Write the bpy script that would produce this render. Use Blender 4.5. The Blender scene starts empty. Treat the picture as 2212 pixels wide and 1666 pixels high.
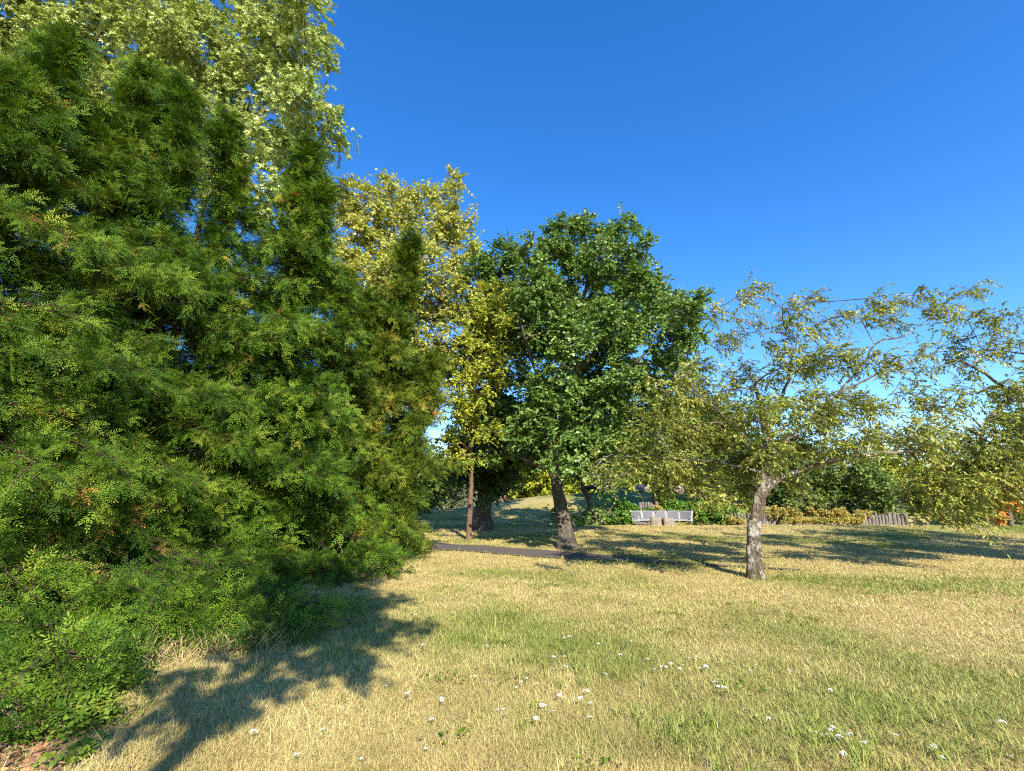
import bpy, math
import numpy as np

sc = bpy.context.scene
col = sc.collection
R = math.radians

# ------------------------------------------------------------------ camera, sky, sun, exposure
F_PX, W_PX, H_PX = 480.0, 1024.0, 771.0
PITCH = R(13.1)
CAM_H = 1.6
cam_d = bpy.data.cameras.new('camera')
cam = bpy.data.objects.new('camera', cam_d)
col.objects.link(cam)
cam_d.sensor_fit = 'HORIZONTAL'
cam_d.sensor_width = 36.0
cam_d.lens = F_PX / W_PX * 36.0
cam_d.clip_start = 0.05
cam_d.clip_end = 5000
cam.location = (0, 0, CAM_H)
cam.rotation_euler = (math.pi / 2 + PITCH, 0, 0)
sc.camera = cam

SUN_EL, SUN_AZ = R(36), R(163)          # azimuth clockwise from +Y: behind the viewer, to the right
world = bpy.data.worlds.new("World")
sc.world = world
world.use_nodes = True
wn, wl = world.node_tree.nodes, world.node_tree.links
sky = wn.new('ShaderNodeTexSky')
sky.sky_type = 'NISHITA'
sky.sun_disc = False
sky.sun_elevation = SUN_EL
sky.sun_rotation = SUN_AZ
sky.altitude = 300
sky.air_density = 1.0
sky.dust_density = 0.2
sky.ozone_density = 4.0
hsv = wn.new('ShaderNodeHueSaturation')
hsv.inputs['Hue'].default_value = 0.507
hsv.inputs['Saturation'].default_value = 1.29
hsv.inputs['Value'].default_value = 1.42
wl.new(sky.outputs[0], hsv.inputs['Color'])
wl.new(hsv.outputs[0], wn['Background'].inputs[0])
wn['Background'].inputs[1].default_value = 0.10

sun_d = bpy.data.lights.new('sun', 'SUN')
sun_d.energy = 4.8
sun_d.angle = R(0.5)
sun_d.color = (1.0, 0.935, 0.80)
sun = bpy.data.objects.new('sun', sun_d)
col.objects.link(sun)
sun.rotation_euler = (math.pi / 2 - SUN_EL, 0, math.pi - SUN_AZ)
sun.location = (6, -14, 12)

sc.view_settings.view_transform = 'Standard'
sc.view_settings.look = 'None'
sc.view_settings.exposure = 1.18
sc.view_settings.gamma = 1.0
sc.render.engine = 'CYCLES'
sc.cycles.max_bounces = 5
sc.cycles.diffuse_bounces = 3
sc.cycles.glossy_bounces = 1
sc.cycles.transmission_bounces = 3
sc.cycles.caustics_reflective = False
sc.cycles.caustics_refractive = False
sc.cycles.use_denoising = False
sc.cycles.filter_width = 1.15

# ------------------------------------------------------------------ helpers
D = W_PX / 2212.0                        # I measured the photograph on a 2212 px wide view
CP, SP = math.cos(PITCH), math.sin(PITCH)

def ray(dx, dy):
    u = (dx * D - W_PX / 2) / F_PX
    v = (H_PX / 2 - dy * D) / F_PX
    return np.array([u, CP - v * SP, SP + v * CP])

def P(dx, dy, Y):
    r = ray(dx, dy)
    return np.array([0, 0, CAM_H]) + r * (Y / r[1])

def scale_at(p):                         # metres per measured pixel at a place
    return (p[1] * CP + (p[2] - CAM_H) * SP) / F_PX * D

def ss(a, b, x):
    t = np.clip((np.asarray(x, float) - a) / (b - a), 0, 1)
    return t * t * (3 - 2 * t)

_nr = np.random.default_rng(5)
_grid = _nr.random((256, 256))
def vnoise(x, y):
    x, y = np.asarray(x, float), np.asarray(y, float)
    xi, yi = np.floor(x).astype(int), np.floor(y).astype(int)
    fx, fy = x - xi, y - yi
    fx, fy = fx * fx * (3 - 2 * fx), fy * fy * (3 - 2 * fy)
    g = lambda a, b: _grid[a % 256, b % 256]
    return (g(xi, yi) * (1 - fx) + g(xi + 1, yi) * fx) * (1 - fy) + (g(xi, yi + 1) * (1 - fx) + g(xi + 1, yi + 1) * fx) * fy
def fbm(x, y, o=4):
    s, a, t = 0, 1, 0
    for k in range(o):
        s = s + a * vnoise(x * 2 ** k + 17.3 * k, y * 2 ** k + 9.1 * k); t += a; a *= .55
    return s / t

HX = [-60, -15, -5.8, -2.3, 2.3, 7.6, 16, 25, 40, 80]
HA = [.1, .2, .3, .7, 1.45, 1.7, 1.4, .8, .5, .4]
def ground_z(x, y):
    x, y = np.asarray(x, float), np.asarray(y, float)
    z = .3 * ss(9, 22, y)
    z = z - .28 * np.exp(-((x - 6.9) / 2.4) ** 2 - ((y - 24.0) / 1.2) ** 2)
    z = z + .12 * np.exp(-((y - 21.0) / 1.6) ** 2) * ss(-2, 4, x)
    terr = .40 * ss(23.95, 24.35, y) * ss(9.5, 11, x) * (1 - ss(20, 24, x))
    A = np.interp(x, HX, HA)
    A = (np.interp(x - 1.5, HX, HA) + A + np.interp(x + 1.5, HX, HA)) / 3
    z = z + np.maximum(A * ss(22.8, 35, y), terr)
    z = z - .05 * np.maximum(y - 37, 0) * (y < 140) - .05 * 103 * (y >= 140)
    z = z + .10 * (fbm(x * .25, y * .25, 3) - .5) + .03 * (fbm(x * 1.3, y * 1.3, 2) - .5)
    return z

def gpt(x, y):
    return np.array([x, y, float(ground_z(x, y))])

def ground_hit(dx, dy):
    r = ray(dx, dy); o = np.array([0, 0, CAM_H]); t = 1.0
    for k in range(4000):
        p = o + r * t
        if p[2] < ground_z(p[0], p[1]): break
        t += .02
    return p

def greenness(x, y):
    x, y = np.asarray(x, float), np.asarray(y, float)
    g = fbm(x * .35 + 3, y * .45 + 8, 4)
    g = ss(.42, .78, g) * .72
    g = g + .55 * np.exp(-((y - (9.7 - .05 * (x - 6))) / .9) ** 2) * ss(4.3, 6.2, x)      # green strip right of the tree
    g = g + .34 * np.exp(-((x - 1.8) / 1.7) ** 2 - ((y - 4.1) / .7) ** 2)
    g = g + .22 * np.exp(-((x + .4) / 1.8) ** 2 - ((y - 6.0) / 1.2) ** 2)
    g = g + .18 * np.exp(-((x - 5.5) / 1.2) ** 2 - ((y - 10.3) / .6) ** 2)
    g = g + .35 * ss(25, 28, y) * (.5 * ss(-9, -5, x) + .5 * ss(2, 6, x))
    g = g + .30 * ss(9, 13, x) * ss(15, 20, y)
    g = g - .35 * np.exp(-((x - 6.5) / 2.6) ** 2 - ((y - 6.6) / 1.6) ** 2)
    g = g - .2 * np.exp(-((x - .6) / 2.0) ** 2 - ((y - 3.3) / .45) ** 2)
    return np.clip(g, 0, 1)

def norm(a):
    return a / np.maximum(np.linalg.norm(a, axis=-1, keepdims=True), 1e-9)

def link(name, me, mats, parent=None, base=None):
    o = bpy.data.objects.new(name, me)
    col.objects.link(o)
    for m in (mats if isinstance(mats, (list, tuple)) else [mats]): me.materials.append(m)
    if parent is not None: o.parent = parent
    elif base is not None: o.location = base
    return o

def mesh_tris(name, V, T, attrs=None, mat_index=None, flat=False):
    """V (n,3), T (m,k) with constant k; attrs are per face floats."""
    me = bpy.data.meshes.new(name)
    V = np.ascontiguousarray(V, np.float32); T = np.ascontiguousarray(T, np.int32)
    m, k = T.shape
    me.vertices.add(len(V)); me.vertices.foreach_set('co', V.ravel())
    me.loops.add(m * k); me.loops.foreach_set('vertex_index', T.ravel())
    me.polygons.add(m); me.polygons.foreach_set('loop_start', np.arange(0, m * k, k, dtype=np.int32))
    if mat_index is not None: me.polygons.foreach_set('material_index', np.ascontiguousarray(mat_index, np.int32))
    for n_, a in (attrs or {}).items():
        at = me.attributes.new(n_, 'FLOAT', 'FACE')
        at.data.foreach_set('value', np.ascontiguousarray(a, np.float32))
    me.update(calc_edges=True)
    if flat: me.shade_flat()
    return me

def thing(name, label, cat, loc, group=None):
    o = bpy.data.objects.new(name, None)
    o.empty_display_size = .2
    col.objects.link(o); o.location = loc
    o['label'] = label; o['category'] = cat
    if group: o['group'] = group
    return o

def tag(o, label, cat, group=None):
    o['label'] = label; o['category'] = cat
    if group: o['group'] = group
    return o

# ---- tubes
class Tubes:
    def __init__(s): s.V, s.T, s.n = [], [], 0
    def add(s, pts, rad, sides=8, wob=0., rng=None, cap=True):
        pts = np.asarray(pts, float); rad = np.asarray(rad, float); n = len(pts)
        tg = norm(np.gradient(pts, axis=0))
        ref = np.array([.31, .17, .93]) if abs(tg[0][2]) < .8 else np.array([.9, .4, .1])
        a = norm(np.cross(tg, ref)); b = np.cross(tg, a)
        th = np.linspace(0, 2 * np.pi, sides, endpoint=False)
        rr = rad[:, None] * np.ones(sides)
        if wob and rng is not None:
            lob = 1 + wob * .6 * np.sin(th * 3 + rng.random() * 6) + wob * .4 * np.sin(th * 5 + rng.random() * 6)
            rr = rr * lob[None] * (1 + wob * (rng.random((n, sides)) - .5))
        ring = pts[:, None] + rr[..., None] * (np.cos(th)[None, :, None] * a[:, None] + np.sin(th)[None, :, None] * b[:, None])
        s.V.append(ring.reshape(-1, 3))
        i, j = np.meshgrid(np.arange(n - 1), np.arange(sides), indexing='ij')
        j2 = (j + 1) % sides
        q = np.stack([i * sides + j, i * sides + j2, (i + 1) * sides + j2, (i + 1) * sides + j], -1).reshape(-1, 4) + s.n
        s.T.append(q[:, [0, 1, 2]]); s.T.append(q[:, [0, 2, 3]])
        s.n += n * sides
        if cap:
            for e, pnt in ((0, pts[0]), (n - 1, pts[-1])):
                s.V.append(pnt[None]); k = np.arange(sides)
                s.T.append(np.stack([np.full(sides, s.n), e * sides + k + s.n - n * sides - (0 if e == 0 else 1), e * sides + (k + 1) % sides + s.n - n * sides - (0 if e == 0 else 1)], -1))
                s.n += 1
    def twigs(s, p0, p1, p2, r0, r1):            # many three-sided twigs at once
        m = len(p0)
        if m == 0: return
        d = norm(p2 - p0); a = norm(np.cross(d, np.array([.3, .5, .81]))); b = np.cross(d, a)
        th = np.array([0, 2.094, 4.189])
        off = np.cos(th)[None, :, None] * a[:, None] + np.sin(th)[None, :, None] * b[:, None]
        r0 = np.broadcast_to(np.asarray(r0, float), (m,)); r1 = np.broadcast_to(np.asarray(r1, float), (m,))
        rings = np.stack([p0[:, None] + off * r0[:, None, None], p1[:, None] + off * ((r0 + r1) / 2)[:, None, None], p2[:, None] + off * r1[:, None, None]], 1)
        s.V.append(rings.reshape(-1, 3))
        q = []
        for i in range(2):
            for j in range(3):
                j2 = (j + 1) % 3
                q += [[i * 3 + j, i * 3 + j2, (i + 1) * 3 + j2], [i * 3 + j, (i + 1) * 3 + j2, (i + 1) * 3 + j]]
        q = np.array(q)
        s.T.append((np.arange(m)[:, None, None] * 9 + q[None] + s.n).reshape(-1, 3)); s.n += m * 9
    def mesh(s, name, base=(0, 0, 0)):
        return mesh_tris(name, np.concatenate(s.V) - np.asarray(base), np.concatenate(s.T))

# ---- leaf templates: verts with x along the leaf, y across, z normal
def t_rhomb(w=.5, fold=.06):
    V = np.array([[0, 0, 0], [.5, w / 2, fold], [1, 0, -.05], [.5, -w / 2, fold]])
    return V, np.array([[0, 1, 2], [0, 2, 3]])
def t_kite(w=.6):
    V = np.array([[0, 0, 0], [.35, w * .36, .05], [.72, w / 2, .04], [1, 0, -.06], [.72, -w / 2, .04], [.35, -w * .36, .05]])
    return V, np.array([[0, 1, 5], [1, 2, 4], [1, 4, 5], [2, 3, 4]])
def t_lance(w=.32):
    V = np.array([[0, 0, 0], [.35, w / 2, .03], [.35, -w / 2, .03], [.7, w * .38, -.03], [.7, -w * .38, -.03], [1, 0, -.16]])
    return V, np.array([[0, 1, 2], [1, 3, 4], [1, 4, 2], [3, 5, 4]])
def t_palm(n=3, spread=52, w=.34):
    V, T = [], []
    for k in range(n):
        a = R(spread) * (k - (n - 1) / 2) / ((n - 1) / 2) ; l = 1 - .22 * abs(k - (n - 1) / 2) / ((n - 1) / 2)
        c, s_ = math.cos(a), math.sin(a); i = len(V)
        for (x, y, z) in ((0, 0, 0), (.5, w / 2, .03), (1, 0, -.10), (.5, -w / 2, .03)):
            x, y = x * l, y * l
            V.append([x * c - y * s_, x * s_ + y * c, z])
        T += [[i, i + 1, i + 2], [i, i + 2, i + 3]]
    return np.array(V), np.array(T)
def t_yew(shoots, pairs, nl, nw, rng=np.random.default_rng(3)):
    """a spray of a few shoots with two ranks of flat needles, unit length"""
    V, T = [], []
    for (o, ang, L) in shoots:
        c, s_ = math.cos(ang), math.sin(ang)
        def put(pts):
            i = len(V)
            for (x, y, z) in pts: V.append([o + x * c - y * s_, x * s_ + y * c, z - .14 * x * x])
            T.extend([[i, i + 1, i + 2], [i, i + 2, i + 3]])
        n_ = max(4, int(round(pairs * L ** .7)))
        for k in range(n_):
            x = L * (.08 + .86 * (k + .5 * rng.random()) / n_)
            for sg in (1, -1):
                l = nl * (1.05 - .35 * k / n_) * (.8 + .35 * rng.random()); f = .50 + .25 * k / n_ + .1 * rng.random(); g_ = math.sqrt(max(0, 1 - f * f)) * sg
                zz = l * (.12 + .35 * rng.random())
                px, py = l * f, l * g_
                put([(x, 0, 0), (x + px * .45 - g_ * nw, py * .45 + f * nw, zz * .6), (x + px, py, zz), (x + px * .45 + g_ * nw, py * .45 - f * nw, zz * .6)])
        put([(L * .92, 0, 0), (L + nl * .25, nw, .02), (L + nl * .6, 0, .02), (L + nl * .25, -nw, .02)])
    return np.array(V), np.array(T)

def scatter(tpl, pos, X, Nn, size, width=1.0):
    """place a template at N frames; returns verts, tris, tris-per-item"""
    tv, tt = tpl
    X = norm(X); Z = norm(Nn - (Nn * X).sum(-1, keepdims=True) * X); Y = np.cross(Z, X)
    size = np.broadcast_to(np.asarray(size, float), (len(pos),))
    wv = np.broadcast_to(np.asarray(width, float), (len(pos),))
    V = pos[:, None] + size[:, None, None] * (tv[None, :, 0:1] * X[:, None] + wv[:, None, None] * tv[None, :, 1:2] * Y[:, None] + tv[None, :, 2:3] * Z[:, None])
    T = np.arange(len(pos))[:, None, None] * len(tv) + tt[None]
    return V.reshape(-1, 3).astype(np.float32), T.reshape(-1, 3), len(tt)

def rnd_dirs(rng, n):
    return norm(rng.normal(size=(n, 3)))

# ------------------------------------------------------------------ materials
def new_mat(name):
    m = bpy.data.materials.new(name); m.use_nodes = True
    return m, m.node_tree.nodes, m.node_tree.links

def leaf_mat(name, stops, trans=.30, rough=.55, spec=.30, trans_tint=(1.25, 1.15, .6), tone_w=.45):
    m, n, l = new_mat(name)
    a = n.new('ShaderNodeAttribute'); a.attribute_name = 'rnd'
    b = n.new('ShaderNodeAttribute'); b.attribute_name = 'tone'
    mx = n.new('ShaderNodeMix'); mx.data_type = 'FLOAT'; mx.inputs[0].default_value = tone_w
    l.new(a.outputs['Fac'], mx.inputs[2]); l.new(b.outputs['Fac'], mx.inputs[3])
    r = n.new('ShaderNodeValToRGB')
    e = r.color_ramp.elements
    while len(e) < len(stops): e.new(.5)
    for k, (p, c) in enumerate(stops):
        e[k].position = p; e[k].color = (*c, 1)
    l.new(mx.outputs[0], r.inputs[0])
    p = n['Principled BSDF']
    p.inputs['Roughness'].default_value = rough
    p.inputs['Specular IOR Level'].default_value = spec
    l.new(r.outputs[0], p.inputs['Base Color'])
    t = n.new('ShaderNodeBsdfTranslucent')
    tm = n.new('ShaderNodeMix'); tm.data_type = 'RGBA'; tm.blend_type = 'MULTIPLY'; tm.inputs[0].default_value = 1
    l.new(r.outputs[0], tm.inputs[6]); tm.inputs[7].default_value = (*trans_tint, 1)
    l.new(tm.outputs[2], t.inputs[0])
    ms = n.new('ShaderNodeMixShader'); ms.inputs[0].default_value = trans
    l.new(p.outputs[0], ms.inputs[1]); l.new(t.outputs[0], ms.inputs[2])
    l.new(ms.outputs[0], n['Material Output'].inputs[0])
    return m

def bark_mat(name, c0, c1, c2, scale=9., stretch=.28, lich=None, bump=.6):
    m, n, l = new_mat(name)
    tc = n.new('ShaderNodeTexCoord'); mp = n.new('ShaderNodeMapping')
    mp.inputs['Scale'].default_value = (1, 1, stretch)
    l.new(tc.outputs['Object'], mp.inputs[0])
    no = n.new('ShaderNodeTexNoise'); no.inputs['Scale'].default_value = scale * 2.2; no.inputs['Detail'].default_value = 8; no.inputs['Roughness'].default_value = .7
    vo = n.new('ShaderNodeTexVoronoi'); vo.feature = 'DISTANCE_TO_EDGE'; vo.inputs['Scale'].default_value = scale * 2.4
    l.new(mp.outputs[0], no.inputs['Vector'])
    ad = n.new('ShaderNodeVectorMath'); ad.operation = 'MULTIPLY_ADD'; ad.inputs[1].default_value = (.12, .12, .12)
    l.new(no.outputs['Color'], ad.inputs[0]); l.new(mp.outputs[0], ad.inputs[2]); l.new(ad.outputs[0], vo.inputs['Vector'])
    r = n.new('ShaderNodeValToRGB'); e = r.color_ramp.elements; e.new(.5)
    for k, (p, c) in enumerate(((.3, c0), (.52, c1), (.72, c2))): e[k].position = p; e[k].color = (*c, 1)
    l.new(no.outputs['Fac'], r.inputs[0])
    out = r.outputs[0]
    if lich is not None:
        n2 = n.new('ShaderNodeTexNoise'); n2.inputs['Scale'].default_value = 5.5; n2.inputs['Detail'].default_value = 7; n2.inputs['Roughness'].default_value = .68
        l.new(tc.outputs['Object'], n2.inputs['Vector'])
        r2 = n.new('ShaderNodeValToRGB'); r2.color_ramp.elements[0].position = .50; r2.color_ramp.elements[1].position = .58
        l.new(n2.outputs['Fac'], r2.inputs[0])
        mx = n.new('ShaderNodeMix'); mx.data_type = 'RGBA'
        l.new(r2.outputs[0], mx.inputs[0]); l.new(out, mx.inputs[6]); mx.inputs[7].default_value = (*lich, 1)
        out = mx.outputs[2]
    l.new(out, n['Principled BSDF'].inputs['Base Color'])
    n['Principled BSDF'].inputs['Roughness'].default_value = .9
    n['Principled BSDF'].inputs['Specular IOR Level'].default_value = .15
    mu = n.new('ShaderNodeMath'); mu.operation = 'MULTIPLY_ADD'; mu.inputs[1].default_value = .9
    l.new(vo.outputs[0], mu.inputs[0]); l.new(no.outputs['Fac'], mu.inputs[2])
    bp = n.new('ShaderNodeBump'); bp.inputs['Strength'].default_value = bump; bp.inputs['Distance'].default_value = .04
    l.new(mu.outputs[0], bp.inputs['Height']); l.new(bp.outputs[0], n['Principled BSDF'].inputs['Normal'])
    return m

def rough_mat(name, c0, c1, scale=6., rough=.85, bump=.3, spec=.25, stretch=(1, 1, 1), metal=0.):
    m, n, l = new_mat(name)
    tc = n.new('ShaderNodeTexCoord'); mp = n.new('ShaderNodeMapping'); mp.inputs['Scale'].default_value = stretch
    l.new(tc.outputs['Object'], mp.inputs[0])
    no = n.new('ShaderNodeTexNoise'); no.inputs['Scale'].default_value = scale; no.inputs['Detail'].default_value = 8; no.inputs['Roughness'].default_value = .65
    l.new(mp.outputs[0], no.inputs['Vector'])
    r = n.new('ShaderNodeValToRGB'); r.color_ramp.elements[0].position = .32; r.color_ramp.elements[1].position = .68
    r.color_ramp.elements[0].color = (*c0, 1); r.color_ramp.elements[1].color = (*c1, 1)
    l.new(no.outputs['Fac'], r.inputs[0])
    p = n['Principled BSDF']; l.new(r.outputs[0], p.inputs['Base Color'])
    p.inputs['Roughness'].default_value = rough; p.inputs['Specular IOR Level'].default_value = spec; p.inputs['Metallic'].default_value = metal
    bp = n.new('ShaderNodeBump'); bp.inputs['Strength'].default_value = bump; bp.inputs['Distance'].default_value = .03
    l.new(no.outputs['Fac'], bp.inputs['Height']); l.new(bp.outputs[0], p.inputs['Normal'])
    return m

M = {}
M['yew'] = leaf_mat('yew_needles', [(0, (.014, .038, .004)), (.35, (.040, .092, .007)), (.62, (.098, .170, .012)), (.86, (.19, .26, .022)), (.955, (.33, .21, .04)), (.985, (.42, .17, .04))], trans=.13, rough=.55, spec=.12, tone_w=.30)
M['yew_far'] = leaf_mat('yew_needles_yellowing', [(0, (.016, .038, .004)), (.35, (.044, .088, .007)), (.62, (.11, .165, .014)), (.84, (.22, .235, .024)), (.93, (.36, .21, .035)), (.985, (.42, .17, .04))], trans=.13, rough=.55, spec=.12, tone_w=.36)
M['silver'] = leaf_mat('silver_maple_leaves', [(0, (.15, .20, .045)), (.35, (.27, .34, .065)), (.6, (.38, .43, .09)), (.8, (.48, .53, .20)), (1, (.58, .62, .42))], trans=.30, rough=.5, trans_tint=(1.1, 1.1, .6), tone_w=.3)
M['gold'] = leaf_mat('golden_maple_leaves', [(0, (.19, .22, .025)), (.35, (.34, .37, .045)), (.6, (.48, .48, .085)), (.8, (.58, .56, .18)), (1, (.66, .63, .36))], trans=.30, rough=.5, trans_tint=(1.1, 1.05, .55), tone_w=.35)
M['lime'] = leaf_mat('yellow_green_leaves', [(0, (.14, .19, .015)), (.4, (.29, .34, .025)), (.7, (.43, .44, .04)), (1, (.55, .48, .12))], trans=.33, tone_w=.4)
M['oak'] = leaf_mat('oak_leaves', [(0, (.048, .10, .014)), (.4, (.105, .19, .027)), (.7, (.175, .265, .048)), (.88, (.28, .36, .12)), (1, (.44, .50, .27))], trans=.26, rough=.5, spec=.25, tone_w=.35)
M['dark'] = leaf_mat('dark_leaves', [(0, (.030, .062, .012)), (.5, (.058, .105, .020)), (1, (.10, .155, .035))], trans=.22, tone_w=.4)
M['wind'] = leaf_mat('narrow_olive_leaves', [(0, (.075, .115, .012)), (.35, (.15, .195, .020)), (.6, (.28, .305, .038)), (.8, (.43, .40, .085)), (.95, (.55, .48, .16)), (1, (.45, .22, .06))], trans=.28, rough=.45, spec=.3, tone_w=.38)
M['hill'] = leaf_mat('mid_green_leaves', [(0, (.05, .09, .016)), (.45, (.10, .16, .026)), (.75, (.17, .22, .04)), (1, (.28, .29, .07))], trans=.28, tone_w=.4)
M['far'] = leaf_mat('grey_green_leaves', [(0, (.08, .10, .05)), (.5, (.13, .16, .08)), (1, (.22, .23, .13))], trans=.2, tone_w=.4)
M['pink'] = leaf_mat('dry_pinkish_leaves', [(0, (.22, .15, .09)), (.5, (.34, .24, .16)), (1, (.45, .36, .27))], trans=.2, tone_w=.4)
M['ivy'] = leaf_mat('ivy_leaves', [(0, (.035, .085, .008)), (.45, (.075, .17, .014)), (.75, (.13, .25, .024)), (.93, (.32, .38, .06)), (1, (.45, .34, .08))], trans=.28, rough=.4, spec=.4, tone_w=.4)
M['ground_ivy'] = leaf_mat('ground_ivy_leaves', [(0, (.030, .055, .006)), (.4, (.075, .125, .010)), (.7, (.14, .20, .018)), (.9, (.24, .27, .03)), (.98, (.34, .24, .06))], trans=.25, rough=.5, spec=.2, tone_w=.45)
M['knot'] = leaf_mat('rusty_leaves', [(0, (.10, .12, .02)), (.3, (.22, .22, .04)), (.5, (.38, .30, .06)), (.7, (.48, .36, .08)), (.85, (.42, .22, .07)), (1, (.26, .30, .05))], trans=.3, tone_w=.4)
M['orange'] = leaf_mat('orange_leaves', [(0, (.5, .13, .03)), (.5, (.62, .25, .05)), (1, (.65, .38, .08))], trans=.3)
M['litter'] = leaf_mat('fallen_leaves', [(0, (.13, .07, .04)), (.4, (.26, .15, .08)), (.7, (.38, .22, .12)), (.9, (.42, .16, .06)), (1, (.45, .36, .1))], trans=.1, tone_w=.2)

M['bark_yew'] = bark_mat('reddish_bark', (.05, .03, .02), (.11, .065, .045), (.19, .13, .09))
M['bark_oak'] = bark_mat('dark_ridged_bark', (.035, .027, .020), (.085, .066, .048), (.17, .135, .10), scale=8, lich=(.14, .125, .09))
M['bark_pale'] = bark_mat('pale_lichen_bark', (.040, .030, .020), (.12, .092, .062), (.26, .215, .16), scale=7, lich=(.37, .335, .28), bump=1.0)
M['twig'] = bark_mat('grey_twig_bark', (.07, .055, .04), (.15, .12, .09), (.28, .24, .19), scale=5)
M['bark_gold'] = bark_mat('brown_smooth_bark', (.07, .05, .035), (.15, .11, .075), (.26, .20, .14), scale=7)
M['bark_orange'] = bark_mat('warm_brown_bark', (.08, .05, .03), (.15, .095, .06), (.24, .165, .11), scale=7)

# grass blades and turf share a straw to green range; 'tone' carries the local greenness
def grass_mat(name, trans=.25):
    m, n, l = new_mat(name)
    a = n.new('ShaderNodeAttribute'); a.attribute_name = 'rnd'
    b = n.new('ShaderNodeAttribute'); b.attribute_name = 'tone'
    r1 = n.new('ShaderNodeValToRGB'); e = r1.color_ramp.elements; e.new(.45); e.new(.8)
    for k, (p, c) in enumerate(((0, (.38, .27, .11)), (.45, (.54, .42, .16)), (.8, (.66, .53, .22)), (1, (.76, .64, .33)))): e[k].position = p; e[k].color = (*c, 1)
    r2 = n.new('ShaderNodeValToRGB'); e = r2.color_ramp.elements; e.new(.5)
    for k, (p, c) in enumerate(((0, (.11, .15, .022)), (.5, (.21, .27, .045)), (1, (.36, .38, .09)))): e[k].position = p; e[k].color = (*c, 1)
    l.new(a.outputs['Fac'], r1.inputs[0]); l.new(a.outputs['Fac'], r2.inputs[0])
    mx = n.new('ShaderNodeMix'); mx.data_type = 'RGBA'
    l.new(b.outputs['Fac'], mx.inputs[0]); l.new(r1.outputs[0], mx.inputs[6]); l.new(r2.outputs[0], mx.inputs[7])
    p = n['Principled BSDF']; p.inputs['Roughness'].default_value = .6; p.inputs['Specular IOR Level'].default_value = .25
    l.new(mx.outputs[2], p.inputs['Base Color'])
    t = n.new('ShaderNodeBsdfTranslucent'); l.new(mx.outputs[2], t.inputs[0])
    ms = n.new('ShaderNodeMixShader'); ms.inputs[0].default_value = trans
    l.new(p.outputs[0], ms.inputs[1]); l.new(t.outputs[0], ms.inputs[2]); l.new(ms.outputs[0], n['Material Output'].inputs[0])
    return m
M['blade'] = grass_mat('grass_blades')

def turf_mat():
    m, n, l = new_mat('dry_turf')
    tc = n.new('ShaderNodeTexCoord')
    at = n.new('ShaderNodeAttribute'); at.attribute_name = 'tone'
    def noise(s, d=6, ro=.6):
        x = n.new('ShaderNodeTexNoise'); x.inputs['Scale'].default_value = s; x.inputs['Detail'].default_value = d; x.inputs['Roughness'].default_value = ro
        l.new(tc.outputs['Object'], x.inputs['Vector']); return x
    n1, n2, n3 = noise(28, 6, .75), noise(3.2, 5), noise(90, 3)
    r1 = n.new('ShaderNodeValToRGB'); e = r1.color_ramp.elements; e.new(.5)
    for k, (p, c) in enumerate(((.25, (.28, .20, .085)), (.5, (.46, .35, .14)), (.75, (.60, .48, .21)))): e[k].position = p; e[k].color = (*c, 1)
    r2 = n.new('ShaderNodeValToRGB'); e = r2.color_ramp.elements; e.new(.5)
    for k, (p, c) in enumerate(((.25, (.07, .09, .018)), (.5, (.16, .19, .035)), (.75, (.28, .29, .07)))): e[k].position = p; e[k].color = (*c, 1)
    l.new(n1.outputs['Fac'], r1.inputs[0]); l.new(n1.outputs['Fac'], r2.inputs[0])
    ad = n.new('ShaderNodeMath'); ad.operation = 'MULTIPLY_ADD'; ad.inputs[1].default_value = 1.1
    sb = n.new('ShaderNodeMath'); sb.operation = 'SUBTRACT'; sb.inputs[1].default_value = .5
    l.new(n2.outputs['Fac'], sb.inputs[0]); l.new(sb.outputs[0], ad.inputs[0]); l.new(at.outputs['Fac'], ad.inputs[2]); ad.use_clamp = True
    mx = n.new('ShaderNodeMix'); mx.data_type = 'RGBA'
    l.new(ad.outputs[0], mx.inputs[0]); l.new(r1.outputs[0], mx.inputs[6]); l.new(r2.outputs[0], mx.inputs[7])
    p = n['Principled BSDF']; l.new(mx.outputs[2], p.inputs['Base Color']); p.inputs['Roughness'].default_value = .95; p.inputs['Specular IOR Level'].default_value = .1
    bp = n.new('ShaderNodeBump'); bp.inputs['Strength'].default_value = .7; bp.inputs['Distance'].default_value = .05
    am = n.new('ShaderNodeMath'); am.operation = 'ADD'; l.new(n1.outputs['Fac'], am.inputs[0]); l.new(n3.outputs['Fac'], am.inputs[1])
    l.new(am.outputs[0], bp.inputs['Height']); l.new(bp.outputs[0], p.inputs['Normal'])
    return m
M['turf'] = turf_mat()
M['asphalt'] = rough_mat('worn_asphalt', (.070, .056, .046), (.125, .102, .084), 14, .92, .4)
M['stone'] = rough_mat('buff_stone', (.17, .135, .10), (.27, .225, .175), 5, .9, .6)
M['boulder'] = rough_mat('pale_boulder', (.22, .17, .14), (.38, .31, .26), 4, .9, .7)
M['log'] = rough_mat('weathered_log', (.075, .06, .05), (.24, .21, .185), 7, .9, .6, stretch=(3, 3, .5))
M['metal'] = rough_mat('grey_painted_metal', (.36, .36, .375), (.44, .44, .45), 20, .5, .05, .4)
M['mesh'] = rough_mat('perforated_metal', (.085, .08, .09), (.125, .12, .132), 60, .55, .1, .3)
M['white'] = rough_mat('white_petals', (.58, .58, .52), (.72, .71, .65), 40, .8, .1)
M['stem'] = rough_mat('green_stem', (.14, .17, .05), (.24, .25, .08), 20, .7, .1)
M['post_white'] = rough_mat('white_paint', (.72, .72, .70), (.80, .80, .78), 8, .5, .05)
M['post_blue'] = rough_mat('dark_blue_paint', (.03, .04, .10), (.05, .06, .14), 8, .5, .05)
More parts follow.
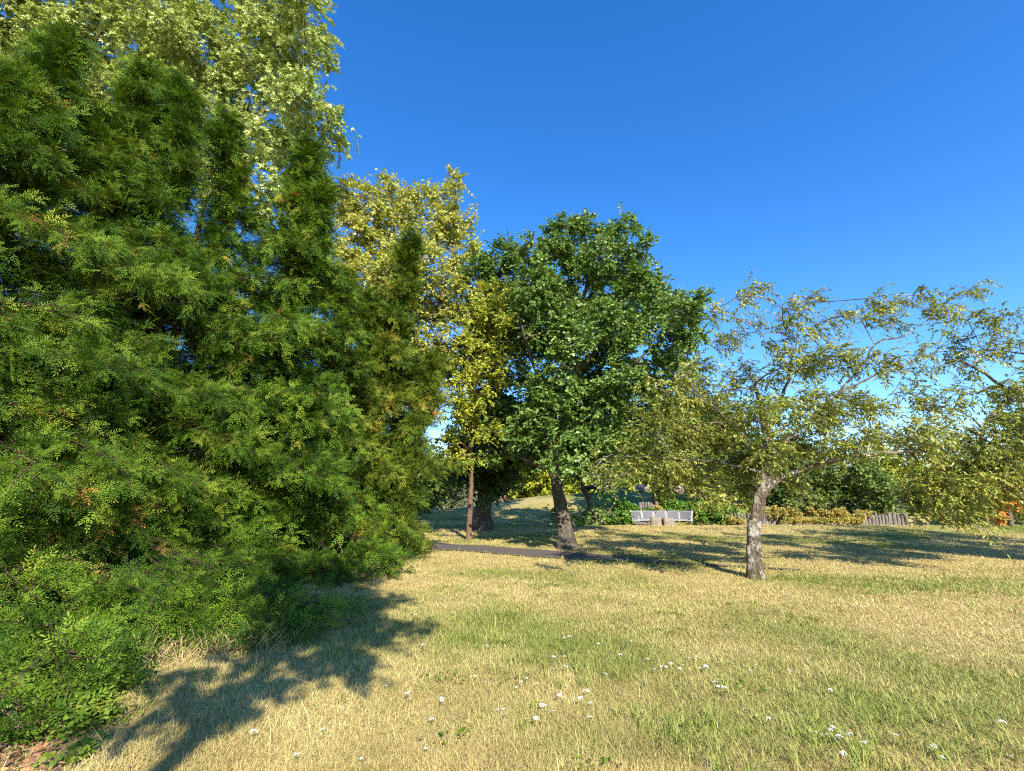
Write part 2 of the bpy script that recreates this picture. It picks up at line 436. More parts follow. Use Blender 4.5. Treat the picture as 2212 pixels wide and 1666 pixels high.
M['darkwood'] = rough_mat('dark_timber', (.02, .017, .015), (.05, .04, .035), 8, .8, .4)
M['straw'] = rough_mat('dry_stalk', (.42, .28, .13), (.62, .45, .24), 20, .8, .2)

# ------------------------------------------------------------------ the ground
def axis(lo, hi, fine_lo, fine_hi, step, grow=1.22):
    a = list(np.arange(fine_lo, fine_hi + 1e-6, step)); s = step; v = fine_hi
    while v < hi: s *= grow; v += s; a.append(v)
    s = step; v = fine_lo; b = []
    while v > lo: s *= grow; v -= s; b.append(v)
    return np.array(b[::-1] + a)
gx, gy = axis(-900, 900, -16, 26, .3), axis(-300, 1500, -4, 40, .3)
GX, GY = np.meshgrid(gx, gy)
GZ = ground_z(GX, GY)
nx, ny = len(gx), len(gy)
i, j = np.meshgrid(np.arange(ny - 1), np.arange(nx - 1), indexing='ij')
q = np.stack([i * nx + j, i * nx + j + 1, (i + 1) * nx + j + 1, (i + 1) * nx + j], -1).reshape(-1, 4)
me = bpy.data.meshes.new('ground')
V = np.stack([GX, GY, GZ], -1).reshape(-1, 3)
me = mesh_tris('ground', V, q)
at = me.attributes.new('tone', 'FLOAT', 'POINT'); at.data.foreach_set('value', greenness(V[:, 0], V[:, 1]).astype(np.float32))
g = link('ground', me, M['turf']); g['kind'] = 'structure'

# asphalt path: crosses behind the pale-barked tree, then bends uphill behind the yews
path_c = np.array([[-9.5, 30], [-8.2, 24.5], [-6.3, 19.6], [-4.4, 17.0], [-2.6, 15.6], [-.5, 14.55], [2, 13.3], [4.6, 12.0], [6.4, 11.3]], float)
def catmull(p, n=12):
    p = np.asarray(p, float)
    p = np.vstack([2 * p[0] - p[1], p, 2 * p[-1] - p[-2]]); out = []
    for k in range(1, len(p) - 2):
        for t in np.linspace(0, 1, n, endpoint=False):
            out.append(.5 * (2 * p[k] + (p[k + 1] - p[k - 1]) * t + (2 * p[k - 1] - 5 * p[k] + 4 * p[k + 1] - p[k + 2]) * t * t + (3 * p[k] - p[k - 1] - 3 * p[k + 1] + p[k + 2]) * t ** 3))
    out.append(p[-2]); return np.array(out)
pc = catmull(path_c, 16)
tg = norm(np.gradient(pc, axis=0)); nr = np.stack([-tg[:, 1], tg[:, 0]], -1)
half = .62 - .52 * ss(.5, 5.0, pc[:, 0]) + .06 * (vnoise(pc[:, 0] * 3, pc[:, 1] * 3) - .5)
cols = np.linspace(-1, 1, 9)
PV = pc[:, None] + nr[:, None] * (half[:, None, None] * cols[None, :, None])
edge = .05 * (vnoise(PV[..., 0] * 5, PV[..., 1] * 5) - .5) * (np.abs(cols) > .9)[None]
PV = PV + nr[:, None] * edge[..., None]
pz = ground_z(PV[..., 0], PV[..., 1]) + .022
n0, n1 = PV.shape[:2]
i, j = np.meshgrid(np.arange(n0 - 1), np.arange(n1 - 1), indexing='ij')
q = np.stack([i * n1 + j, (i + 1) * n1 + j, (i + 1) * n1 + j + 1, i * n1 + j + 1], -1).reshape(-1, 4)
g = link('path', mesh_tris('path', np.concatenate([PV, pz[..., None]], -1).reshape(-1, 3), q), M['asphalt']); g['kind'] = 'structure'
def path_dist(x, y):
    d = np.full(np.shape(x), 1e9)
    hw = np.zeros(np.shape(x))
    for k in range(0, len(pc), 2):
        dd = np.hypot(x - pc[k, 0], y - pc[k, 1]); hw = np.where(dd < d, half[k], hw); d = np.minimum(d, dd)
    return d - hw

# ------------------------------------------------------------------ grass
def blades(pos, height, width, rng, lean=.55, rnd=None, tone=None, bend=.5):
    n = len(pos)
    th = rng.random(n) * 2 * np.pi
    d = np.stack([np.cos(th), np.sin(th), np.zeros(n)], -1); sd = np.stack([-np.sin(th), np.cos(th), np.zeros(n)], -1)
    ln = (lean * rng.random(n))[:, None]; bd = (bend * rng.random(n))[:, None]
    h = height[:, None]; w = width[:, None] / 2
    up = np.array([0, 0, 1.])
    tt = rng.random(n)[:, None] * 1.2 - .6
    sd2 = norm(sd + tt * d)
    p1 = pos + h * .5 * (up + ln * d); p2 = pos + h * ((1 - .28 * bd) * up + (ln + bd) * d)
    V = np.stack([pos - sd * w, pos + sd * w, p1 + sd2 * w * .8, p1 - sd2 * w * .8, p2], 1).reshape(-1, 3)
    T = np.array([[0, 1, 2], [0, 2, 3], [3, 2, 4]])
    T = (np.arange(n)[:, None, None] * 5 + T[None]).reshape(-1, 3)
    return V, T, np.repeat(rnd, 3), np.repeat(tone, 3)

def make_grass():
    rng = np.random.default_rng(11)
    n = 620000
    r = 2.6 * np.exp(rng.random(n) * math.log(30 / 2.6)) ; a = (rng.random(n) - .5) * R(112)
    x, y = r * np.sin(a), r * np.cos(a)
    ok = (path_dist(x, y) > (.0 + .12 * (rng.random(n) - .6))) | ((x > 3.2) & (rng.random(n) < np.clip((x - 3.2) / 2.5, 0, .9)))
    ok &= ~((x < -5.2) & (y < 7.2)) | (rng.random(n) < .15)
    ok &= ~((y > 22.6) & (x > 1.5)) | (rng.random(n) < .5)
    x, y, r = x[ok], y[ok], r[ok]; n = len(x)
    gr = greenness(x, y) + .30 * (vnoise(x * 3.1, y * 3.1) - .5)
    patch = vnoise(x * 1.6 + 40, y * 1.6)
    tone = np.clip(gr * 1.15 + .04 + rng.normal(0, .24, n), 0, 1)
    h = (.016 + .026 * rng.random(n) + .022 * np.clip(gr, 0, 1) * rng.random(n)) * (.75 + .6 * patch)
    edge = np.clip(1 - np.abs(path_dist(x, y)) / .35, 0, 1)
    h = h * (1 + .7 * edge * rng.random(n)); tone = np.clip(tone + .3 * edge, 0, 1)
    h = h * np.where(rng.random(n) < .12, 1.8, 1.0)
    w = np.maximum(.0028, r * .0008) * (.8 + .6 * rng.random(n))
    h = np.maximum(h, r * .0018)
    rn = np.clip(.50 * rng.random(n) + .45 * vnoise(x * 2.3 + 9, y * 2.3 + 31) + .06, 0, 1)
    pos = np.stack([x, y, ground_z(x, y) - .004], -1)
    V, T, a1, a2 = blades(pos, h, w, rng, 1.1, rn, tone, .9)
    g = link('grass', mesh_tris('grass', V, T, {'rnd': a1, 'tone': a2}), M['blade']); g['kind'] = 'stuff'
    # coarser green tufts and long straw stalks
    cl = [(1.55, 3.55, .75, 60), (2.35, 3.35, .5, 40), (1.2, 3.9, .5, 24), (.9, 5.1, .9, 34), (-.2, 5.6, .9, 30), (2.6, 4.6, .9, 26), (2.9, 3.6, .5, 22), (6.6, 9.6, 1.5, 90), (8.6, 9.5, 1.7, 90), (5.4, 10.2, .6, 40), (-1.6, 6.6, 1.0, 16), (-2.2, 5.2, .9, 16), (.1, 9.6, 1.4, 14), (3.6, 7.2, 1.2, 12), (-.4, 4.3, 1.0, 18), (7.5, 8.0, 1.4, 26), (-2.6, 4.5, .6, 14)]
    ps, hs, ws, rs, ts = [], [], [], [], []
    for (cx, cy, rad, k) in cl:
        for q_ in range(k):
            a_, d_ = rng.random() * 6.283, rad * math.sqrt(rng.random())
            m = rng.integers(4, 10)
            px, py = cx + d_ * math.cos(a_) + rng.normal(0, .02, m), cy + .7 * d_ * math.sin(a_) + rng.normal(0, .02, m)
            ps.append(np.stack([px, py, ground_z(px, py)], -1)); hs.append(.07 + .10 * rng.random(m) * (1.3 if cy < 4 else .9)); ws.append(np.full(m, .0065 if cy < 6 else .010))
            rs.append(.35 + .6 * rng.random(m)); ts.append(np.clip(.85 + .25 * rng.random(m), 0, 1))
    k = 260
    rr = 2.8 * np.exp(rng.random(k) * math.log(10 / 2.8)); aa = (rng.random(k) - .5) * R(100); px, py = rr * np.sin(aa), rr * np.cos(aa)
    ps.append(np.stack([px, py, ground_z(px, py)], -1)); hs.append(.10 + .16 * rng.random(k)); ws.append(np.full(k, .004)); rs.append(.7 + .3 * rng.random(k)); ts.append(np.zeros(k))
    V, T, a1, a2 = blades(np.concatenate(ps), np.concatenate(hs), np.concatenate(ws), rng, .9, np.concatenate(rs), np.concatenate(ts), 1.1)
    g = link('tall_grass', mesh_tris('tall_grass', V, T, {'rnd': a1, 'tone': a2}), M['blade']); g['kind'] = 'stuff'
make_grass()

# ------------------------------------------------------------------ broadleaved trees
def interp_path(pts, n):
    c = catmull(pts, 10)
    s = np.concatenate([[0], np.cumsum(np.linalg.norm(np.diff(c, axis=0), axis=1))])
    t = np.linspace(0, s[-1], n)
    return np.stack([np.interp(t, s, c[:, k]) for k in range(3)], -1)

def lobes_from(rows, Y, spread, rng, squash=.85):
    out = []
    for row in rows:
        dx, dy, r = row[:3]
        yy = row[3] if len(row) > 3 else Y + rng.uniform(-spread, spread)
        p = P(dx, dy, yy); s = scale_at(p) * r
        out.append([*p, s, s * 1.05, s * squash])
    return np.array(out)

def foliage(rng, lobes, nodes, node_r, T, T2, clump_d=1.2, clump_r=.45, twigs=8, leaves=9, tpl=None, size=.1, droop=.25, wind=(0, 0, 0), up=.2, leaf_droop=.25, twig_r=.006, inner=.25, back=.6, facing=.8, twig_frac=1.0, lw=1.0, dens=None):
    """limbs to each lobe, clumps round it, twigs in each clump, leaves along each twig"""
    nodes = [np.asarray(p) for p in nodes]; node_r = list(node_r)
    cen = lobes[:, :3]
    order = np.argsort(np.linalg.norm(cen - nodes[-1], axis=1))
    for k in order:
        A = np.array(nodes); d = A - cen[k]
        cost = np.linalg.norm(d, axis=1) + .8 * np.maximum(d[:, 2], 0) + .15 * np.linalg.norm(A - nodes[0], axis=1) * 0
        b = int(np.argmin(cost)); p0 = A[b]; L = np.linalg.norm(cen[k] - p0)
        if L < .25: continue
        mid = (p0 + cen[k]) / 2 + np.array([0, 0, .10 * L]) + rng.normal(0, .06 * L, 3)
        n = max(4, int(L / .35)); pts = interp_path([p0, mid, cen[k]], n)
        pts[1:-1] += rng.normal(0, .025 * min(L, 1.5), (n - 2, 3))
        r0 = min(node_r[b] * .66, .014 + .022 * L); rad = np.linspace(r0, max(.010, r0 * .3), n)
        T.add(pts, rad, 6, cap=False)
        nodes += list(pts[1:]); node_r += list(rad[1:])
    A = np.array(nodes); Ar = np.array(node_r)
    cl, cd = [], []
    for k in range(len(lobes)):
        c, rad = lobes[k, :3], lobes[k, 3:]
        n = max(3, int(clump_d * 4 * np.pi * (rad.prod() ** (2 / 3))))
        if dens is not None: n = max(2, int(n * dens(c)))
        u = rnd_dirs(rng, int(n * 1.6))
        keep = rng.random(len(u)) < np.where(u[:, 1] > .35, back, 1.0)
        u = u[keep][:n]
        f = np.where(rng.random(len(u)) < inner, rng.uniform(.1, .7, len(u)), rng.uniform(.62, 1.0, len(u)))
        cl.append(c + u * rad * f[:, None]); cd.append(u)
    cl, cd = np.concatenate(cl), np.concatenate(cd)
    near = np.array([int(np.argmin(((A - p) ** 2).sum(1) + .4 * np.maximum(A[:, 2] - p[2], 0))) for p in cl])
    p0 = A[near]; L = np.linalg.norm(cl - p0, axis=1, keepdims=True)
    T2.twigs(p0, (p0 + cl) / 2 + np.array([0, 0, .08]) * L + rng.normal(0, .05, cl.shape) * L, cl, np.minimum(.011 + .006 * L[:, 0], Ar[near]), twig_r)
    m = len(cl)
    tone_c = rng.random(m)
    st = np.repeat(cl, twigs, 0) + rng.normal(0, clump_r * .30, (m * twigs, 3))
    dr = norm(np.repeat(cd, twigs, 0) * .7 + rnd_dirs(rng, m * twigs) * 1.0 + np.array([0, 0, up]) + np.array(wind))
    Lt = clump_r * rng.uniform(.5, 1.25, m * twigs)[:, None]
    dv = np.array([0, 0, -droop]) + np.array(wind) * .4
    if twig_frac > 0:
        sel = rng.random(m * twigs) < twig_frac
        e = st + dr * Lt + dv * Lt; mi = st + dr * Lt * .5 + dv * Lt * .25
        T2.twigs(st[sel], mi[sel], e[sel], twig_r * .8, twig_r * .4)
    s = (np.arange(leaves)[None] + rng.random((m * twigs, leaves))) / leaves
    pos = st[:, None] + dr[:, None] * (Lt[:, None] * s[..., None]) + dv * (Lt[:, None] * (s ** 2)[..., None])
    tan = norm(dr[:, None] + 2 * dv * s[..., None])
    side = np.where(np.arange(leaves) % 2, 1., -1.)[None, :, None]
    lat = norm(np.cross(tan, np.array([0, 0, 1.]) + rng.normal(0, .25, (m * twigs, 1, 3))))
    X = norm(tan * .7 + lat * side * .75 + rng.normal(0, .28, pos.shape) + np.array([0, 0, -leaf_droop]))
    Nn = norm(np.array([.12, -.30, .75]) * facing + rng.normal(0, .55, pos.shape) + np.repeat(cd, twigs, 0)[:, None] * .3)
    N = m * twigs * leaves
    sz = size * rng.uniform(.6, 1.25, N)
    V, TT, per = scatter(tpl, pos.reshape(-1, 3), X.reshape(-1, 3), Nn.reshape(-1, 3), sz, lw)
    rn = rng.random(N); tn = np.repeat(tone_c, twigs * leaves)
    return V, TT, np.repeat(rn, per), np.repeat(tn, per)

def link_crown(name, base, V, TT, a1, a2, T2, leaf, bark, root):
    V2, TT2 = np.concatenate(T2.V), np.concatenate(T2.T); z = np.zeros(len(TT2))
    me = mesh_tris(name + '_crown', np.concatenate([V, V2]) - np.asarray(base, np.float32), np.concatenate([TT, TT2 + len(V)]), {'rnd': np.concatenate([a1, z]), 'tone': np.concatenate([a2, z])}, np.concatenate([np.zeros(len(TT)), z + 1]))
    link('crown', me, [leaf, bark], root)

def tree(name, label, base, trunk, radii, lobes, leaf, bark, seed, cat='tree', group=None, flare=0., extra=None, sides=14, wob=.10, trunk_n=22, stems=(), twig_bark='', **kw):
    rng = np.random.default_rng(seed)
    root = thing(name, label, cat, base, group)
    T = Tubes()
    pts = interp_path(trunk, trunk_n)
    t = np.linspace(0, 1, trunk_n)
    rad = np.interp(t, np.linspace(0, 1, len(radii)), radii)
    rad = rad * (1 + flare * np.exp(-t * trunk_n / 1.6))
    pts[1:] += rng.normal(0, .018, (trunk_n - 1, 3)) * min(1, rad[0] * 6)
    T.add(pts, rad, sides, wob, rng)
    nodes, nrad = list(pts[trunk_n // 3:]), list(rad[trunk_n // 3:])
    for (sp, sr) in stems:
        n = max(6, 4 * len(sp)); q_ = interp_path(sp, n); rr = np.interp(np.linspace(0, 1, n), np.linspace(0, 1, len(sr)), sr)
        q_[1:] += rng.normal(0, .02, (n - 1, 3))
        T.add(q_, rr, 9, wob * .7, rng, cap=False); nodes += list(q_); nrad += list(rr)
    T2 = Tubes()
    V, TT, a1, a2 = foliage(rng, lobes, nodes, nrad, T, T2, **kw)
    link('trunk', T.mesh(name + '_trunk', base), bark, root)
    link_crown(name, base, V, TT, a1, a2, T2, leaf, M.get(twig_bark) or bark, root)
    return root

rg = np.random.default_rng(21)
# --- silver maple, top left, behind the yews
b = gpt(-11.6, 15.5)
tree('silver_maple_tree', 'tall silver maple with pale yellow-green leaves rising behind the dark yews', b,
     [b - [0, 0, .15], b + [.1, 0, 5], P(182, 60, 15.5), P(178, -60, 15.5), P(200, -200, 15.5)], [.34, .28, .20, .14, .06],
     lobes_from([(40, 60, 95), (150, 110, 80), (240, 70, 90), (340, 60, 90), (420, 130, 85), (520, 110, 80), (600, 60, 75), (655, 40, 55), (650, 130, 70), (560, 210, 85), (650, 220, 65), (700, 280, 50), (630, 320, 70), (540, 320, 70), (460, 240, 80), (40, 190, 100), (360, 200, 80), (300, -60, 110), (480, -50, 100), (620, -50, 75), (100, -90, 120), (-60, 40, 110), (560, 430, 60), (-40, 260, 80), (480, 370, 60), (200, 200, 90), (640, 410, 45), (80, 320, 100, 16.5), (230, 330, 100, 16.5), (370, 330, 90, 16.5)], 15, 1.8, rg, .9),
     M['silver'], M['bark_gold'], 31, stems=[([P(185, 110, 15.5), P(300, -20, 15), P(420, -120, 14.5)], [.12, .08, .03]), ([P(180, 90, 15.5), P(80, 0, 15), P(-30, -60, 15)], [.11, .07, .03]), ([b + [.1, 0, 5], P(480, 300, 15), P(620, 230, 14.5)], [.14, .08, .03])],
     clump_d=1.35, clump_r=.55, twigs=11, leaves=11, tpl=t_palm(3, 55, .44), size=.135, droop=.35, leaf_droop=.55, twig_r=.006, facing=.7)
# --- golden maple behind the last yew
b = gpt(-4.6, 18.5)
tree('golden_maple_tree', 'golden leaved maple with thin top shoots between the dark yews and the green oak', b,
     [b - [0, 0, .15], b + [.1, 0, 4], P(860, 640, 18.2), P(850, 480, 18), P(846, 380, 18)], [.22, .18, .12, .06, .012],
     lobes_from([(762, 430, 38), (848, 400, 26), (800, 440, 42), (868, 450, 48), (905, 420, 28), (960, 430, 34), (985, 480, 42), (940, 500, 52), (830, 510, 60), (765, 520, 52), (760, 600, 58), (1000, 560, 42), (920, 580, 62), (840, 610, 66), (1015, 620, 36), (960, 660, 60), (880, 700, 70), (780, 680, 60), (1000, 700, 42), (930, 770, 60), (820, 780, 60), (900, 850, 55), (985, 400, 16), (975, 385, 12), (740, 460, 36)], 18, 1.3, rg, .9),
     M['gold'], M['bark_gold'], 32, stems=[([P(870, 720, 18.2), P(960, 620, 18), P(985, 480, 17.8), P(980, 385, 17.8)], [.09, .06, .03, .008]), ([P(865, 700, 18.2), P(800, 560, 18), P(770, 400, 18)], [.09, .05, .008])],
     clump_d=3.1, clump_r=.40, twigs=12, leaves=11, tpl=t_palm(3, 52, .44), size=.088, droop=.3, leaf_droop=.4, twig_r=.005, up=.35)
# --- young yellow tree on a thin trunk
b = ground_hit(1012, 1166); YL = b[1]; print('lime', b)
tree('young_yellow_tree', 'slender young tree with bright yellow-green leaves and a thin straight brown trunk', b,
     [b - [0, 0, .1], P(1016, 1090, YL), P(1018, 1010, YL), P(1015, 900, YL), P(1040, 760, YL - .6), P(1075, 650, YL - .6)], [.10, .085, .08, .06, .04, .012],
     lobes_from([(1060, 640, 42), (1100, 618, 26), (1030, 690, 48), (1075, 690, 36), (1060, 745, 40), (1010, 770, 50), (1075, 790, 34), (1000, 840, 46), (1040, 850, 40), (1005, 920, 36), (1050, 930, 30), (965, 960, 30), (1010, 985, 24), (960, 890, 36), (1100, 830, 20)], YL - 1.2, .8, rg, .8),
     M['lime'], M['bark_orange'], 33, trunk_n=24, wob=.06,
     clump_d=3.0, clump_r=.36, twigs=10, leaves=10, tpl=t_rhomb(.6), size=.09, droop=.3, leaf_droop=.35, twig_r=.004)
# --- the oak
b = ground_hit(1224, 1184); print('oak', b)
tree('oak_tree', 'broad dark green oak with a thick leaning trunk beside the asphalt path', b,
     [b - [0, 0, .2], P(1217, 1130, 15.4), P(1203, 1050, 15.4), P(1190, 975, 15.4), P(1195, 860, 15.4), P(1240, 720, 15.4), P(1280, 560, 15.3), P(1290, 510, 15.2)], [.20, .185, .17, .155, .125, .09, .045, .015],
     lobes_from([(1215, 500, 32), (1262, 505, 38), (1338, 505, 36), (1305, 560, 52), (1380, 535, 28), (1200, 550, 44), (1140, 550, 38), (1085, 575, 48, 17), (1040, 600, 40, 17), (1240, 610, 60), (1330, 620, 58), (1390, 600, 42), (1160, 640, 58), (1080, 660, 52, 17), (1420, 660, 44), (1470, 680, 40), (1500, 660, 28), (1370, 690, 56), (1270, 700, 60), (1190, 730, 58), (1440, 740, 48), (1340, 770, 56), (1120, 740, 50, 17), (1490, 730, 34), (1250, 800, 56), (1140, 840, 52), (1350, 850, 52), (1410, 820, 48), (1210, 870, 56), (1290, 890, 52), (1110, 920, 50, 17), (1180, 940, 50), (1250, 950, 48), (1330, 940, 42), (1080, 965, 34, 17), (1140, 990, 34), (1225, 1000, 28), (1460, 810, 36), (1050, 690, 40, 17), (1070, 900, 40, 17), (1380, 930, 44), (1300, 990, 30), (1180, 900, 48, 13.6), (1235, 925, 48, 13.4), (1140, 930, 42, 13.8), (1275, 955, 38, 13.6), (1200, 830, 48, 13.5), (1290, 860, 44, 13.6), (1230, 740, 50, 13.2), (1330, 700, 50, 13.2), (1190, 980, 30, 13.5), (1380, 620, 40, 14)], 15.2, 2.2, rg, .8),
     M['oak'], M['bark_oak'], 34, flare=.75, sides=18, wob=.16, trunk_n=34,
     stems=[([P(1190, 1010, 15.4), P(1160, 1003, 15.2), P(1115, 985, 15.0), P(1080, 965, 14.8)], [.09, .075, .05, .015]), ([P(1190, 960, 15.4), P(1290, 850, 15.6), P(1400, 760, 15.8), P(1470, 700, 16)], [.09, .07, .045, .015]), ([P(1192, 900, 15.4), P(1150, 780, 15.6), P(1110, 640, 15.8)], [.085, .055, .015]), ([P(1195, 860, 15.4), P(1330, 700, 15), P(1350, 550, 14.8)], [.11, .07, .02])],
     clump_d=3.1, clump_r=.36, twigs=13, leaves=14, tpl=t_kite(.66), size=.105, droop=.1, leaf_droop=.12, twig_r=.005, facing=.9, inner=.18)
# --- dark tree in the oak's shade
b = P(1042, 1128, 20.5); b[2] = ground_z(b[0], b[1])
tree('shaded_tree', 'dark shaded tree with ivy round its flared base behind the slender yellow tree', b,
     [b - [0, 0, .2], b + [0, 0, .7], P(1048, 1060, 20.5), P(1055, 980, 20.5), P(1060, 860, 20.5)], [.42, .30, .24, .18, .08],
     lobes_from([(1010, 1010, 44), (1060, 1020, 46), (1110, 1000, 46), (1090, 950, 50), (1030, 950, 48), (1140, 970, 40), (1000, 960, 40), (1070, 890, 50), (1020, 880, 46), (1120, 900, 46), (985, 1030, 30), (1080, 1045, 28), (1040, 1050, 30), (1060, 820, 46), (1040, 760, 54), (1100, 720, 54), (985, 790, 46), (1060, 670, 54), (1120, 650, 48), (1180, 720, 54), (1230, 670, 54), (1160, 640, 46)], 20.3, 1.4, rg, .8),  # upper lobes added behind the oak to cast shade on the mound crest
     M['dark'], M['bark_oak'], 35, flare=.5, clump_d=2.6, clump_r=.5, twigs=9, leaves=9, tpl=t_kite(.7), size=.16, twig_frac=.3, back=.9)
# --- pale-barked windswept tree on the right
b = P(1638, 1264, 10.45); b[2] = ground_z(b[0], b[1])
wind_rows = [(1500, 790, 40), (1560, 740, 46), (1600, 690, 40), (1650, 720, 44), (1720, 690, 44), (1790, 690, 46), (1860, 690, 42), (1930, 690, 44), (2000, 680, 42), (2060, 690, 36), (1450, 850, 46), (1530, 850, 56), (1620, 820, 56), (1700, 790, 56), (1780, 780, 56), (1860, 790, 52), (1940, 770, 46), (2030, 750, 40), (1400, 920, 44), (1470, 930, 54), (1560, 920, 60), (1640, 900, 62), (1730, 880, 60), (1810, 880, 56), (1880, 880, 48), (1350, 985, 36), (1420, 1000, 40), (1290, 1005, 26), (1500, 1010, 46), (1580, 1000, 52), (1660, 970, 48), (1740, 960, 50), (1820, 950, 50), (1900, 940, 46), (1600, 1060, 30), (1560, 1080, 22), (1960, 850, 46), (1990, 930, 46), (1440, 1045, 30), (1520, 1060, 32), (1600, 1085, 18, 11.6), (1350, 1025, 22), (1700, 1030, 30, 11.8), (1640, 1000, 40, 11.8), (1600, 640, 16), (1625, 625, 12), (1740, 640, 18), (1690, 665, 26), (1870, 645, 18), (2000, 640, 18), (2095, 625, 14), (2050, 650, 20), (1950, 655, 24), (1540, 670, 18)]
tree('windswept_tree', 'low spreading tree with pale lichen-spotted trunk and narrow windblown olive leaves beside the path', b,
     [b - [0, 0, .12], P(1630, 1225, 10.45), P(1627, 1180, 10.45), P(1632, 1120, 10.45), P(1644, 1075, 10.45), P(1656, 1035, 10.45), P(1660, 985, 10.5), P(1650, 900, 10.6), P(1620, 800, 10.7)], [.15, .14, .125, .118, .115, .10, .075, .045, .015],
     lobes_from(wind_rows, 10.6, 1.7, rg, .6),
     M['wind'], M['bark_pale'], 36, twig_bark='twig', flare=.55, sides=20, wob=.14, trunk_n=40,
     stems=[([P(1648, 1060, 10.45), P(1700, 1028, 10.3), P(1770, 1003, 10.2), P(1850, 985, 10.1), P(1930, 978, 10.0), P(2030, 966, 10)], [.07, .06, .05, .04, .03, .010]),
            ([P(1660, 985, 10.5), P(1760, 900, 10.6), P(1834, 828, 10.6), P(1870, 770, 10.6), P(1892, 738, 10.5), P(1944, 728, 10.4), P(2010, 690, 10.3)], [.046, .038, .032, .027, .023, .016, .006]),
            ([P(1800, 862, 10.6), P(1870, 820, 10.3), P(1930, 798, 10.1), P(1996, 770, 10), P(2040, 755, 9.9)], [.032, .026, .022, .014, .006]),
            ([P(1657, 1010, 10.5), P(1600, 930, 10.2), P(1520, 860, 10), P(1470, 800, 9.9)], [.038, .026, .016, .006]),
            ([P(1657, 1020, 10.5), P(1560, 1000, 10.1), P(1450, 990, 9.8), P(1330, 985, 9.7)], [.034, .025, .016, .006]),
            ([P(1655, 950, 10.5), P(1700, 820, 10.9), P(1730, 700, 11)], [.045, .03, .008])],
     dens=lambda c: float(np.interp(c[2] + .22 * max(0, c[0] - 5.5), [3.2, 4.6, 5.6], [1.25, .75, .42])), clump_d=5.4, clump_r=.34, twigs=11, leaves=13, tpl=t_lance(.36), size=.078, droop=.30, wind=(.6, -.05, .05), leaf_droop=.30, twig_r=.0055, up=.05, back=.8, inner=.3)
# top sprigs that stand clear of the crown belong to the same habit: see the lobes at the top row
# --- the tree at the right edge of the picture
b = gpt(13.6, 11.8)
edge_rows = [(2060, 790, 40), (2120, 760, 40), (2180, 760, 44), (2190, 830, 50), (2110, 850, 44), (2040, 880, 46), (2100, 930, 56), (2180, 930, 58), (2010, 960, 48), (2060, 1000, 56), (2140, 1010, 56), (2200, 1020, 44), (1980, 1040, 46), (2050, 1070, 46), (2120, 1080, 42), (1965, 1090, 30), (2020, 1110, 28), (2090, 1115, 28), (2170, 1060, 34), (2280, 820, 80), (2290, 950, 80), (2380, 860, 100), (2460, 800, 110), (2560, 860, 110), (2300, 720, 80), (2440, 680, 100), (2600, 740, 110), (2480, 960, 90), (2660, 900, 100), (2350, 760, 90), (2250, 900, 70), (2400, 950, 100), (2560, 760, 110), (2090, 690, 26), (2150, 690, 26), (2180, 680, 14), (2030, 1060, 40, 10.6), (2110, 1050, 44, 10.6), (2170, 990, 44, 10.6)]
tree('spreading_tree', 'arching tree at the right edge with low hanging olive foliage and a dark curved limb', b,
     [b - [0, 0, .15], b + [-.05, 0, 1.2], b + [-.2, 0, 2.3], b + [.1, .1, 3.6], b + [.2, .1, 5]], [.24, .2, .17, .10, .04],
     lobes_from(edge_rows, 11.6, 1.5, rg, .7),
     M['wind'], M['bark_oak'], 37, twig_bark='twig', flare=.5,
     stems=[([b + [-.15, 0, 1.9], P(2300, 850, 11.5), P(2212, 842, 11.3), P(2165, 872, 11.2), P(2135, 905, 11.1), P(2120, 945, 11)], [.13, .10, .085, .075, .06, .03]),
            ([P(2190, 850, 11.3), P(2120, 800, 11.2), P(2050, 770, 11.1)], [.04, .03, .01])],
     dens=lambda c: float(np.interp(c[2], [2.6, 4.2, 5.4], [1.2, .7, .45])), clump_d=4.0, clump_r=.36, twigs=11, leaves=13, tpl=t_lance(.36), size=.085, droop=.35, wind=(.38, -.05, 0), leaf_droop=.3, twig_r=.006, up=.05, back=.8, inner=.3)
# --- trees on the mound
def on(dx, dy, Y):
    p = P(dx, dy, Y); p[2] = ground_z(p[0], p[1]); return p
b = on(1418, 1092, 26.5)
tree('ivy_clad_tree', 'tree with an ivy-wrapped reddish trunk standing on the mound above the bench', b,
     [b - [0, 0, .3], P(1420, 1060, 26.5), P(1424, 1020, 26.5), P(1420, 940, 26.5), P(1410, 860, 26.5)], [.30, .26, .24, .2, .08],
     lobes_from([(1420, 985, 36), (1370, 980, 40), (1470, 985, 42), (1440, 940, 46), (1390, 930, 44), (1340, 950, 36), (1500, 950, 40), (1420, 880, 48), (1480, 890, 44), (1370, 880, 40), (1540, 920, 40), (1400, 1000, 34), (1345, 1010, 28), (1450, 1020, 24)], 26, 2, rg, .8),
     M['hill'], M['bark_orange'], 38, clump_d=2.6, clump_r=.6, twigs=9, leaves=9, tpl=t_kite(.7), size=.17, twig_frac=.3)
b = on(1540, 1096, 27.5)
tree('grey_trunk_tree', 'small tree with a slim pale grey trunk on the sunny part of the mound', b,
     [b - [0, 0, .3], P(1537, 1060, 27.5), P(1533, 1020, 27.5), P(1540, 960, 27.5)], [.20, .17, .14, .06],
     lobes_from([(1540, 990, 44), (1590, 985, 46), (1500, 1000, 36), (1560, 940, 46), (1630, 970, 44), (1520, 945, 40), (1610, 1020, 34)], 27.5, 1.8, rg, .8),
     M['hill'], M['bark_pale'], 39, clump_d=2.6, clump_r=.6, twigs=9, leaves=9, tpl=t_kite(.7), size=.17, twig_frac=.4)
b = on(1283, 1104, 23.5)
